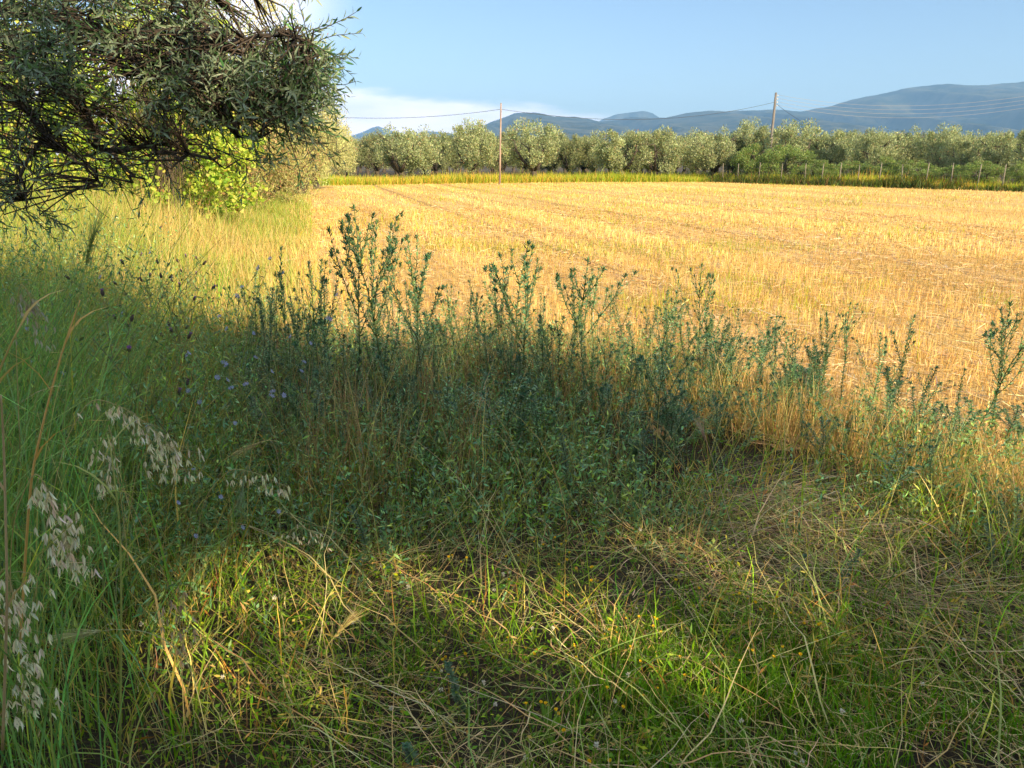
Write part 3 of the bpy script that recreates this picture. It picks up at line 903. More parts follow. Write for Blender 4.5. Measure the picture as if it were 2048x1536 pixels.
def tree_parts(seed, H=4.8, R=2.2, nclump=46, per=190, low=.7, leafL=(.10, .2), cols=((.28, .34, .19), (.38, .43, .26), (.16, .20, .11)), wts=(3, 2, 1.5), carve=None, world_at=None, upright=.9, dead=.04, tr=.05):
    rng = np.random.default_rng(seed)
    gt = G(); gc = G()
    # trunk with limbs
    lean = rng.normal(0, .12, 2)
    tp = [np.array([0, 0, -.15])]
    th = H * .2
    for k in range(4):
        tp.append(np.array([lean[0] * (k + 1) * .5 + rng.normal(0, .04), lean[1] * (k + 1) * .5 + rng.normal(0, .04), th * (k + 1) / 4]))
    r0 = tr * H
    gt.tube(tp, [r0 * 1.35, r0, r0 * .85, r0 * .85, r0 * .8], (.1, .09, .07), 8)
    top = tp[-1]
    cl = []
    nl = 6
    for q in range(nl):
        a = q / nl * 6.28 + rng.normal(0, .3)
        out = R * rng.uniform(.35, .6); up = (H - th) * rng.uniform(.4, .66)
        e = top + np.array([math.cos(a) * out, math.sin(a) * out, up])
        m1 = top + np.array([math.cos(a) * out * .55, math.sin(a) * out * .55, up * .35]) + rng.normal(0, .08, 3)
        m2 = top + np.array([math.cos(a) * out * .85, math.sin(a) * out * .85, up * .7]) + rng.normal(0, .1, 3)
        gt.tube([top - np.array([0, 0, .1]), m1, m2, e], [r0 * .6, r0 * .4, r0 * .25, r0 * .1], (.1, .09, .07), 6)
        for q2 in range(4):
            s = [m1, m2, e][rng.integers(0, 3)]
            a2 = a + rng.normal(0, 1.0)
            e2 = s + np.array([math.cos(a2) * rng.uniform(.3, .9), math.sin(a2) * rng.uniform(.3, .9), rng.uniform(-.2, .7)])
            gt.tube([s, (s + e2) / 2 + rng.normal(0, .05, 3), e2], [r0 * .2, r0 * .12, r0 * .05], (.1, .09, .07), 4)
    # clumps spread over an uneven shell
    for q in range(nclump):
        for _ in range(20):
            v = unit(rng.normal(0, 1, 3)); v[2] = v[2] * .9 + .05
            rr = rng.uniform(.55, 1.0)
            lump = .78 + .34 * noise(math.atan2(v[1], v[0]) * 1.3 + seed, v[2] * 2.2, 1.0, seed)
            c = np.array([v[0] * R * rr * lump, v[1] * R * rr * lump, (low + H) / 2 + v[2] * (H - low) / 2 * rr * lump])
            if c[2] > low * .8: break
        cr = rng.uniform(.26, .58) * R / 2.2
        nn = int(per * rng.uniform(.7, 1.3))
        d = unit(rng.normal(0, 1, (nn, 3))); rad = cr * rng.random(nn) ** .45
        Bp = c + d * rad[:, None] * np.array([.85, .85, 1.0 + rng.uniform(0, .9)])
        Dd = unit(d * .55 + rng.normal(0, .45, (nn, 3)) + np.array([0, 0, upright]))
        Nn = unit(rng.normal(0, 1, (nn, 3)))
        tint = np.exp(rng.normal(0, .12))
        cc = jit(pick(list(cols), list(wts), nn, rng) * tint, nn, rng, a=.15, hue=.05)
        dd = rng.random(nn) < dead; cc[dd] = jit((.30, .20, .12), int(dd.sum()), rng)
        L = rng.uniform(*leafL, nn)
        if carve is not None:
            kk = carve(Bp + world_at); Bp, Dd, Nn, cc, L = Bp[kk], Dd[kk], Nn[kk], cc[kk], L[kk]
        if len(Bp): gc.leaves(Bp, Dd, Nn, L, L * .17, cc, mid=.45)
    return gt, gc


def tree_protos(n, base, **kw):
    out = []
    for q in range(n):
        gt, gc = tree_parts(base + q, **kw)
        out.append((gt.mesh('trunk', M_BARK), gc.mesh('crown', M_GROVE)))
    return out


def place_tree(pr, name, x, y, sc, rz, label, group=None, cat='tree'):
    e_ = empty(name, (x, y, 0), label, cat, group, rz, sc)
    for nm, me in (('trunk', pr[0]), ('crown', pr[1])):
        o = bpy.data.objects.new(nm, me); col.objects.link(o); o.parent = e_
    return e_


protos = tree_protos(5, 100, nclump=62, per=210)
protos_b = tree_protos(4, 160, nclump=62, per=210, cols=((.19, .23, .12), (.25, .28, .15), (.12, .15, .08)))  # back rows: shade between the crowns put into darker leaf colours
protos_d = tree_protos(2, 140, nclump=60, per=200, low=.35, cols=((.16, .24, .08), (.22, .30, .10), (.12, .18, .07)))
GRV = 'olive trees of the grove beyond the field'
front = [  # px centre, px half width, top px, distance, label
    (688, 42, 277, 72, 'small pale olive tree at the far left end of the grove'),
    (815, 74, 246, 61, 'broad olive tree with forked orange lit trunk left of the red pole'),
    (940, 62, 238, 63, 'tall rounded olive tree just left of the slender red pole'),
    (1066, 70, 238, 64, 'pale full crowned olive tree just right of the slender red pole'),
    (1240, 66, 250, 66, 'shaded dark olive tree with a low crown in mid grove'),
    (1318, 62, 254, 66, 'olive tree with open limbs just right of the dark shaded one'),
    (1415, 62, 252, 66, 'olive tree with crooked slanting trunk left of the fence end'),
]
for q, (px, hw, top, D, lab) in enumerate(front):
    x = xat(px, D); H = at(px, top, D)[2]
    R = hw * D * .96 / F
    place_tree(protos[q % 5], 'olive_tree', x, D, (R / 2.25, R / 2.25, H / 4.9), RNG.random() * 6.28, lab, GRV)
# behind the fence, on the right
rightt = [(1500, 50, 238, 74), (1592, 66, 240, 68), (1668, 48, 250, 66), (1735, 48, 256, 62), (1790, 62, 250, 66), (1880, 56, 250, 60), (1925, 48, 262, 57), (2000, 50, 250, 54), (2075, 55, 246, 50)]
rl = ['olive tree rising behind the left of the grey utility pole', 'broad olive tree right behind the grey utility pole', 'olive tree second to the right of the grey utility pole',
      'low olive tree beside the little red roof behind the fence', 'olive tree with ragged top behind the middle of the fence', 'tall pale olive tree behind the right half of the fence',
      'olive tree hanging low over the fence near its right end', 'olive tree behind the last two fence posts on the right', 'olive tree cut by the right edge of the picture']
for q, (px, hw, top, D) in enumerate(rightt):
    x = xat(px, D); H = at(px, top, D)[2]; R = hw * D * .96 / F
    place_tree(protos[(q + 2) % 5], 'olive_tree', x, D, (R / 2.2, R / 2.2, H / 4.9), RNG.random() * 6.28, rl[q], GRV)
# rows behind
for row, (D, step, th) in enumerate(((74, 62, 262), (84, 52, 266), (96, 46, 268), (112, 40, 272), (130, 34, 276))):
    rowt = []
    for px in np.arange(640, 2110, step):
        px2 = px + RNG.uniform(-16, 16); d2 = D + RNG.uniform(-2.5, 2.5)
        H = at(px2, th + RNG.uniform(-6, 9), d2)[2]
        s = H / 4.9
        rowt.append(place_tree(protos_b[RNG.integers(0, 4)], 'olive_tree', xat(px2, d2), d2, (s, s, s), RNG.random() * 6.28,
                   'x', 'olive trees in the back rows of the grove'))
    for k, o in enumerate(sorted(rowt, key=colpx)):
        o['label'] = 'olive tree, ' + ordw(k + 1) + ' from left in the ' + ordw(row + 1) + ' row behind the front trees'
# bushes along the fence
bushes = [(1505, 46, 285, 64, 'leafy green bush at the left end of the fence'), (1570, 52, 290, 63, 'green bush in front of the grey utility pole'),
          (1640, 44, 318, 58, 'dark low bush behind the third fence post'), (1700, 46, 322, 58.5, 'dark bush half hiding the little red roof'), (1830, 44, 318, 54, 'round dark bush between middle fence posts'), (1960, 50, 322, 49, 'wide dark bush behind the last fence posts'), (1770, 44, 312, 56, 'dark bush with pale rubble beside it along the fence'),
          (1895, 56, 335, 50, 'dark bramble sprawling over the fence line'), (2046, 30, 320, 46, 'bush at the right end of the fence')]
for q, (px, hw, top, D, lab) in enumerate(bushes):
    x = xat(px, D); H = at(px, top, D)[2]; R = hw * D * .96 / F
    place_tree(protos_d[q % 2], 'bush', x, D, (R / 2.2, R / 2.2, H / 4.9), RNG.random() * 6.28, lab, 'bushes along the fence', 'bush')

# left hedge line
sp = tree_parts(200, H=7.4, R=2.5, nclump=90, per=330, low=1.2, leafL=(.05, .1), cols=((.36, .38, .18), (.44, .44, .23), (.27, .30, .15)))
place_tree((sp[0].mesh('trunk', M_BARK), sp[1].mesh('crown', M_GROVE)), 'olive_tree', -8.0, 22, 1.06, .5, 'tall pale olive tree in full sun behind the dark near branch')
for (sd, H_, R_, px, D, cols_, dd, nm, lab, ct) in (
        (201, 4.9, 3.0, 590, 36, ((.36, .39, .19), (.44, .46, .24), (.27, .30, .15)), .04, 'olive_tree', 'rounded sunlit olive tree at the end of the left hedge', 'tree'),
        (202, 3.9, 2.8, 520, 27, ((.32, .34, .15), (.34, .38, .17), (.40, .34, .18)), .15, 'scrub_bush', 'dull green twiggy scrub bush below the rounded olive tree', 'bush'),
        (203, 3.6, 2.3, 395, 20, ((.28, .33, .12), (.38, .38, .16), (.36, .28, .15)), .2, 'scrub_bush', 'green brown scrub bush between the vine and the tall olive', 'bush'),
        (204, 3.6, 2.4, 455, 23.5, ((.34, .34, .15), (.30, .34, .13), (.40, .34, .18)), .2, 'scrub_bush', 'olive brown scrub bush in the middle of the left hedge', 'bush'),
        (205, 4.2, 2.6, 630, 47, ((.40, .42, .22), (.48, .48, .26), (.30, .33, .16)), .05, 'olive_tree', 'farther pale olive tree at the field corner behind the hedge', 'tree')):
    sp = tree_parts(sd, H=H_, R=R_, nclump=110, per=300, low=.15, leafL=(.05, .12), cols=cols_, dead=dd, tr=.05 if ct == 'tree' else .016)
    place_tree((sp[0].mesh('trunk', M_BARK), sp[1].mesh('crown', M_GROVE)), nm, xat(px, D), D, 1, .5, lab, None, ct)


def vine_bush(seed, x, y, H, R, lab):
    rng = np.random.default_rng(seed)
    e_ = empty('vine_bush', (x, y, 0), lab, 'bush', 'vines of the left hedge')
    gs = G(); gl = G()
    for q in range(26):
        a = rng.random() * 6.28; r_ = R * rng.uniform(.2, .9)
        P_ = [np.array([rng.normal(0, .6), rng.normal(0, .6), 0])]
        for k in range(5):
            P_.append(np.array([math.cos(a) * r_ * (k + 1) / 5, math.sin(a) * r_ * (k + 1) / 5, H * (1 - (1 - (k + 1) / 5) ** 1.7) * rng.uniform(.75, 1)]) + rng.normal(0, .08, 3))
        gs.tube(P_, np.linspace(.013, .004, 6), (.1, .08, .06), 4)
    for q in range(80):
        v = unit(rng.normal(0, 1, 3)); lump = rng.uniform(.6, 1.05)
        c = np.array([v[0] * R * lump, v[1] * R * lump, H * .5 + v[2] * H * .5 * lump])
        nn = 110; cr = rng.uniform(.16, .42)
        Bp = c + unit(rng.normal(0, 1, (nn, 3))) * (cr * rng.random(nn) ** .5)[:, None]
        Bp = Bp[Bp[:, 2] > .05]; nn = len(Bp)
        Dd = unit(rng.normal(0, .6, (nn, 3)) + np.array([0, 0, -.35]))
        Nn = unit(rng.normal(0, .6, (nn, 3)) + np.array([.25, -.5, .6]))
        S = unit(np.cross(Dd, Nn)); L = rng.uniform(.035, .085, nn)[:, None]
        cc = jit(pick([(.32, .46, .06), (.44, .55, .09), (.18, .30, .04), (.52, .48, .12), (.32, .20, .08)], [3, 2.4, 1.5, .5, .4], nn, rng), nn, rng, a=.12)
        # rounded, slightly lobed leaf: fan of two quads
        U = np.cross(S, Dd)
        pts = np.stack([Bp, Bp - S * L * .55 + Dd * L * .1, Bp - S * L * .45 + Dd * L * .65 + U * L * .1, Bp + Dd * L, Bp + S * L * .45 + Dd * L * .65 + U * L * .1, Bp + S * L * .55 + Dd * L * .1], 1).reshape(-1, 3)
        o = (np.arange(nn) * 6)[:, None]
        gl.add(pts, np.concatenate([o + np.array([0, 1, 2, 3])[None], o + np.array([0, 3, 4, 5])[None]]), np.repeat(cc, 6, 0))
    gs.build('stem', M_TWIG, e_); gl.build('foliage', M_VINE, e_)
    return e_


vine_bush(1, -8.9, 14.3, 4.3, 1.9, 'sunlit yellow green vine at the far left of the hedge')
vine_bush(2, -6.8, 15.2, 4.6, 2.0, 'bright yellow green vine bush in the middle of the left hedge')
vine_bush(3, -11.5, 15.5, 4.2, 2.2, 'yellow green vine beyond the left edge of the hedge')
vine_bush(4, -7.6, 17.5, 5.0, 1.9, 'taller vine rising at the back of the left hedge')

# ------------------------------------------------------------------ trees behind the camera that shade the foreground
PATCH = []      # sun flecks on the ground: photo px, py, radius in px (x), (y)
for (px, py, rx, ry) in ((430, 1440, 90, 45), (590, 1455, 110, 30), (545, 1295, 120, 42), (690, 1265, 80, 26), (660, 1365, 60, 20), (890, 1195, 60, 12), (1590, 1205, 125, 12),
                         (1060, 1300, 110, 20), (1180, 1310, 60, 35), (1420, 1345, 105, 32), (1330, 1430, 70, 35), (1830, 1330, 60, 22),
                         (1700, 1490, 90, 22), (1960, 1420, 40, 35), (1790, 1130, 90, 10), (1920, 1080, 110, 22), (720, 1510, 140, 14), (1120, 1510, 80, 14), (1610, 830, 70, 22), (1950, 1190, 30, 45), (1500, 1410, 60, 28), (1560, 1510, 50, 20), (1240, 1440, 50, 25), (950, 1330, 50, 16), (1900, 1500, 50, 22), (420, 1290, 40, 18), (2000, 1320, 30, 30)):
    c = atg(px, py, .1); ax = abs(atg(px + rx, py, .1)[0] - c[0]); ay = abs(atg(px, py - ry, .1)[1] - atg(px, py + ry, .1)[1]) / 2
    PATCH.append((c[0], c[1], ax * 1.16, ay * 1.10 + .03))


def carve(Pw):
    h = (Pw[:, 2] - .1) / TAN_EL
    gx = Pw[:, 0] - SDX * h; gy = Pw[:, 1] - SDY * h
    lit = gy > shade_edge(gx) + .35 * (noise(gx, gy, 1.2, 120) - .5) * 2
    wob = .55 + .6 * noise(gx, gy, 6, 121)
    for (cx, cy_, ax, ay) in PATCH:
        for dz in (0, .1, .2):            # let the beam reach the blades standing over the patch as well
            rr = ((gx + SDX * -dz / TAN_EL * -1 - cx) / (ax * 1.15)) ** 2 + ((gy + SDY * dz / TAN_EL - cy_) / (ay * 1.3 + .03)) ** 2
            lit |= rr < wob
    return ~lit


place_tree(protos[1], 'olive_tree', -14.5, 20, 1.15, 2.0, 'olive tree behind the far left vine', None)
place_tree(protos[3], 'olive_tree', -11.8, 19, .95, 1.0, 'olive tree peeping between the vines of the hedge', None)
back = [(1.5, -5.5, 7.0, 3.0), (5.6, -7.5, 7.4, 3.1), (9.8, -9.8, 7.6, 3.2), (-3.2, -4.2, 7.2, 3.0), (14.0, -12.5, 7.5, 3.2), (4.0, -10.5, 8.0, 3.2), (8.6, -13.5, 8.6, 3.2)]
bl = ['nearest olive tree behind the viewer on the right', 'second olive tree behind the viewer on the right', 'third olive tree behind the viewer on the right', 'olive tree behind the viewer on the left',
      'fourth olive tree behind the viewer on the right', 'olive tree in the second row behind the viewer', 'last olive tree in the second row behind the viewer']
for q, (x, y, H, R) in enumerate(back):
    gt, gc = tree_parts(300 + q, H=H, R=R, nclump=170, per=300, low=1.0, leafL=(.11, .22), carve=carve, world_at=np.array([x, y, 0]), dead=0)
    e_ = empty('olive_tree', (x, y, 0), bl[q], 'tree', 'olive trees behind the viewer')
    gt.build('trunk', M_BARK, e_); gc.build('crown', M_GROVE, e_)

# ------------------------------------------------------------------ the near olive tree, its branch hanging into the picture
rng = np.random.default_rng(55)
near = empty('olive_tree', (-4.6, 3.6, 0), 'dark near olive tree with its low leafy branch reaching in from the left', 'tree')
OFF = np.array([-4.6, 3.6, 0])
gt = G(); gtw = G(); gl = G()
LC = (.1, .09, .07)
gt.tube(np.array([[0, 0, -.2], [.05, 0, .5], [0, .1, 1.1], [.1, .0, 1.8], [.15, .1, 2.6], [.1, .2, 3.6], [.3, .1, 4.6]]), [.24, .19, .17, .16, .13, .1, .05], LC, 9)
limbs = [
    [(-350, -20, 3.9), (-60, 10, 3.7), (130, 40, 3.5), (240, 88, 3.35), (300, 150, 3.25), (420, 168, 3.15), (520, 205, 3.05), (600, 232, 3.0)],
    [(-300, 120, 3.9), (-60, 110, 3.7), (90, 150, 3.5), (150, 200, 3.4), (190, 262, 3.3), (215, 302, 3.3), (300, 290, 3.2), (360, 320, 3.1), (440, 312, 3.0)],
    [(-60, 110, 3.7), (40, 200, 3.5), (90, 270, 3.4), (118, 300, 3.3), (175, 330, 3.25), (205, 372, 3.2)],
    [(-300, -120, 3.8), (0, -90, 3.5), (250, -40, 3.3), (420, -10, 3.2), (560, -15, 3.1), (610, 0, 3.05)],
    [(300, 150, 3.25), (370, 110, 3.2), (450, 90, 3.1), (560, 70, 3.0), (620, 90, 2.95)],
    [(420, 168, 3.15), (450, 215, 3.1), (470, 262, 3.05), (520, 275, 3.0)],
    [(215, 302, 3.3), (250, 335, 3.25), (265, 365, 3.2)],
    [(90, 270, 3.4), (50, 330, 3.35), (46, 400, 3.3)],
]
LP = []
for q, Lm in enumerate(limbs):
    P_ = np.array([at(*a) for a in Lm])
    if q in (0, 1, 3):
        P_ = np.concatenate([[OFF + np.array([.1, .1, [2.6, 2.0, 0, 3.2][q]])], P_])
    # subdivide and roughen
    Q = []
    for k in range(len(P_) - 1):
        for s in (0, .34, .67): Q.append(P_[k] * (1 - s) + P_[k + 1] * s + (rng.normal(0, .010, 3) if s else 0))
    Q.append(P_[-1]); Q = np.array(Q)
    r0 = [.036, .032, .018, .028, .014, .011, .010, .010][q]
    gt.tube(Q - OFF, np.linspace(r0, .005, len(Q)), LC, 7)
    LP.append(Q)
LPa = np.concatenate([Q[2:] for Q in LP])


def spray(base, leafy, ln, nleaf):
    i_ = np.argmin(np.linalg.norm(LPa - base, axis=1)); s = LPa[i_]
    dv = unit(base - s + np.array([0, 0, 1e-4]))
    mid = (s + base) / 2 + rng.normal(0, .03, 3) + np.array([0, 0, .03])
    gtw.tube(np.array([s, mid, base]) - OFF, [.0045, .003, .0022], LC, 4)
    d = unit(dv * .5 + np.array([.45, -.1, -.1]) + rng.normal(0, .45, 3))
    P_ = [base]
    for k in range(4):
        d = unit(d + rng.normal(0, .16, 3) + np.array([0, 0, -.02 if leafy else .0])); P_.append(P_[-1] + d * ln / 4)
    P_ = np.array(P_)
    gtw.tube(P_ - OFF, [.0022, .002, .0017, .0014, .001], LC, 3)
    if leafy:
        tt = np.linspace(.08, 1, nleaf) * 3.999; ii = np.minimum(tt.astype(int), 3); f = (tt - ii)[:, None]
        B = P_[ii] * (1 - f) + P_[ii + 1] * f
        ax = unit(P_[ii + 1] - P_[ii])
        a = np.arange(nleaf) * (math.pi / 2 * 1.15) + rng.random() * 6
        s1 = unit(np.cross(ax, np.array([.1, .2, 1]))); s2 = np.cross(ax, s1)
        rad = s1 * np.cos(a)[:, None] + s2 * np.sin(a)[:, None]
        D = unit(ax * .75 + rad * .8 + rng.normal(0, .12, (nleaf, 3)))
        Nn = unit(ax - D * (ax * D).sum(1, keepdims=True) + rng.normal(0, .2, (nleaf, 3)))
        L = rng.uniform(.030, .050, nleaf)
        gl.leaves6(B - OFF, D, Nn, L, L * .095, jit(pick([(.12, .21, .10), (.18, .29, .14), (.07, .13, .065)], [3, 2, 2], nleaf, rng), nleaf, rng, a=.15), curl=.12)


def zone(n_, x0, x1, y0, y1, leafy, d0=2.85, d1=3.7, keepf=None, ln=(.12, .24)):
    for _ in range(n_):
        px, py = rng.uniform(x0, x1), rng.uniform(y0, y1)
        if keepf is not None and not keepf(px, py): continue
        spray(at(px, py, rng.uniform(d0, d1)), leafy, rng.uniform(*ln), int(rng.integers(10, 17)))


def tipf(px, py):        # outline of the right-hand clump
    lump = .75 + .5 * noise(px / 45, py / 45, 1, 66)
    if py < 70 and px > 400: return False
    return any(((px - cx) / rx) ** 2 + ((py - cy_) / ry) ** 2 < lump for cx, cy_, rx, ry in ((430, 130, 120, 80), (540, 180, 90, 80), (575, 105, 60, 45), (600, 225, 35, 45), (390, 200, 80, 35)))
zone(370, -60, 300, -60, 200, True, keepf=lambda a, b_: noise(a / 70, b_ / 70, 1, 67) > .2)
zone(560, 300, 640, 30, 285, True, keepf=tipf)
zone(60, 560, 625, 70, 225, True, d0=2.85, d1=3.1, ln=(.08, .15))
zone(60, 280, 420, -60, 60, True, keepf=lambda a, b_: noise(a / 50, b_ / 50, 1, 68) > .35)
zone(90, -40, 330, 180, 300, True, keepf=lambda a, b_: noise(a / 50, b_ / 50, 1, 69) > .5)
zone(60, 330, 600, 235, 330, True, keepf=lambda a, b_: noise(a / 50, b_ / 50, 1, 70) > .45)
zone(95, -80, 120, 170, 430, True, keepf=lambda a, b_: noise(a / 45, b_ / 45, 1, 71) > .3)
zone(80, 100, 330, 280, 360, True, keepf=lambda a, b_: noise(a / 45, b_ / 45, 1, 72) > .6)
zone(7, 575, 600, -40, -20, True, ln=(.10, .14))
zone(80, -40, 430, 100, 330, False, ln=(.12, .28))
zone(45, 280, 600, 160, 280, False, ln=(.12, .25))
zone(60, 250, 420, 0, 160, False, ln=(.15, .3))
zone(16, -60, 260, 300, 390, False, ln=(.12, .3))
# rest of the crown, above and to the left of the frame
for _ in range(420):
    v = unit(rng.normal(0, 1, 3)); b_ = OFF + np.array([.6, -.1, 3.6]) + v * np.array([2.3, 1.6, 1.5]) * rng.uniform(.5, 1)
    dd_ = b_ - np.array([0, 0, CAMH]); dep = dd_ @ FWD
    if dep > .3 and 768 - (dd_ @ UP) / dep * F > -40 and 1024 + dd_[0] / dep * F > -40: continue
    i_ = np.argmin(np.linalg.norm(LPa - b_, axis=1))
    spray(b_, True, rng.uniform(.2, .35), 16)
gt.build('trunk', M_BARK, near, smooth=True)
gtw.build('twigs', M_TWIG, near)
gl.build('crown', M_OLIVE, near)

# ------------------------------------------------------------------ thistles
def thistle_meshes(seed, nbr, spread, dense=1.0, thin=1.0):
    """unit-height thistle: meshes stem, foliage and a list of (flower_head mesh)"""
    rng = np.random.default_rng(seed)
    gs = G(); gf = G(); heads = []
    def path(p0, d0, ln, nseg, upw):
        P_ = [p0]; d = unit(np.array(d0, float))
        for k in range(nseg):
            d = unit(d + np.array([0, 0, upw]) + rng.normal(0, .07, 3)); P_.append(P_[-1] + d * ln / nseg)
        return np.array(P_)
    tone = rng.uniform(.7, 1.35)
    def leafy(P_, l0, l1, n_, start=.05):
        K = len(P_)
        tt = (start + (1 - start) * (np.arange(n_) + .5) / n_) * (K - 1); ii = np.minimum(tt.astype(int), K - 2); f = (tt - ii)[:, None]
        B = P_[ii] * (1 - f) + P_[ii + 1] * f; ax = unit(P_[ii + 1] - P_[ii])
        a = np.arange(n_) * 2.4 + rng.normal(0, .2, n_)
        s1 = unit(np.cross(ax, np.array([.3, .2, .93]) + 0 * ax)); s2 = np.cross(ax, s1)
        rad = s1 * np.cos(a)[:, None] + s2 * np.sin(a)[:, None]
        D = unit(rad + ax * rng.uniform(.25, .9, n_)[:, None])
        L = (l0 + (l1 - l0) * tt / (K - 1)) * rng.uniform(.95, 1.65, n_)
        gf.leaves6(B, D, ax, L, L * .18 * thin, jit(pick([(.14, .23, .12), (.22, .33, .19), (.09, .155, .085)], [3, 2, 2], n_, rng) * tone, n_, rng, a=.14), curl=-.15)
    def head(p_, ax):
        n_ = 20
        a = np.arange(n_) * 2.4; el = np.linspace(1.35, -.25, n_)
        s1 = unit(np.cross(ax, np.array([.3, .9, .1]))); s2 = np.cross(ax, s1)
        D = (s1 * np.cos(a)[:, None] + s2 * np.sin(a)[:, None]) * np.cos(el)[:, None] + ax * np.sin(el)[:, None]
        gh = G()
        L = rng.uniform(.016, .040, n_) * rng.uniform(.7, 1.15)
        gh.leaves6(np.tile(p_, (n_, 1)) - ax * .004, unit(D), np.tile(ax, (n_, 1)) + rng.normal(0, .1, (n_, 3)), L, L * .13, jit((.05, .12, .07), n_, rng), curl=-.1)
        gh.tube(np.array([p_ - ax * .012, p_, p_ + ax * .010]), [.004, .0065, .003], (.10, .15, .08), 6)
        heads.append(gh)
    main = path(np.array([0, 0, -.02]), (rng.normal(0, .07), rng.normal(0, .07), 1), .98, 12, .03)
    main[:, 2] *= .98 / main[-1, 2]
    gs.tube(main, np.linspace(.0055, .0026, 13), (.09, .13, .06), 5)
    leafy(main, .040, .030, int(92 * dense))
    head(main[-1], unit(main[-1] - main[-2]))
    for q in range(nbr):
        s = rng.uniform(.42, .86); i_ = int(s * 12); p0 = main[i_]
        a = q / max(nbr, 1) * 6.28 + rng.normal(0, .4)
        rem = (1 - s) * rng.uniform(.75, 1.12)
        br = path(p0, (math.cos(a) * spread, math.sin(a) * spread, .8), rem, 7, .10)
        gs.tube(br, np.linspace(.0034, .002, 8), (.09, .13, .06), 4)
        leafy(br, .028, .022, int(max(10, rem * 85 * dense)), .1)
        head(br[-1], unit(br[-1] - br[-2]))
        if rem > .3:
            for q2 in range(2):
                a2 = a + rng.normal(0, .9); p1 = br[rng.integers(3, 6)]
                b2 = path(p1, (math.cos(a2) * .6, math.sin(a2) * .6, .8), rem * .35, 4, .08)
                gs.tube(b2, np.linspace(.002, .0012, 5), (.16, .20, .11), 4); leafy(b2, .024, .02, 9, .1); head(b2[-1], unit(b2[-1] - b2[-2]))
    return gs, gf, heads


TV = []
for q, (nbr, spread, dense) in enumerate(((6, .55, 1.0), (4, .45, 1.1), (7, .6, 1.0), (2, .4, 1.4), (0, 0, 1.7), (3, .65, 1.3), (5, .5, 1.5), (1, .5, 1.7), (0, 0, 1.0), (2, .8, .9), (4, .35, 1.9), (3, .5, .7))):
    gs, gf, hd = thistle_meshes(500 + q, nbr, spread, dense)
    TV.append((gs.mesh('stem', M_THISTLE), gf.mesh('foliage', M_THISTLE), [h.mesh('flower_head', M_THISTLE) for h in hd]))


def thistle(px, py, Yd, var, label, group, rz=None, fat=1.0):
    tp = at(px, py, Yd); H = max(tp[2], .12)
    z0 = float(ground_z(tp[0], Yd)); H -= z0
    e_ = empty('thistle', (tp[0], Yd, z0), label, 'thistle', group, RNG.random() * 6.28 if rz is None else rz, (fat, fat, H))
    s_ = max(.75, min(1.15, H * 1.1)) * fat * RNG.uniform(.8, 1.15)
    e_.scale = (s_, s_, H)
    e_.rotation_euler = (RNG.normal(0, .05), RNG.normal(0, .05), e_.rotation_euler[2])
    for nm, me in [('stem', TV[var][0]), ('foliage', TV[var][1])] + [('flower_head', h) for h in TV[var][2]]:
        o = bpy.data.objects.new(nm, me); col.objects.link(o); o.parent = e_
    return e_


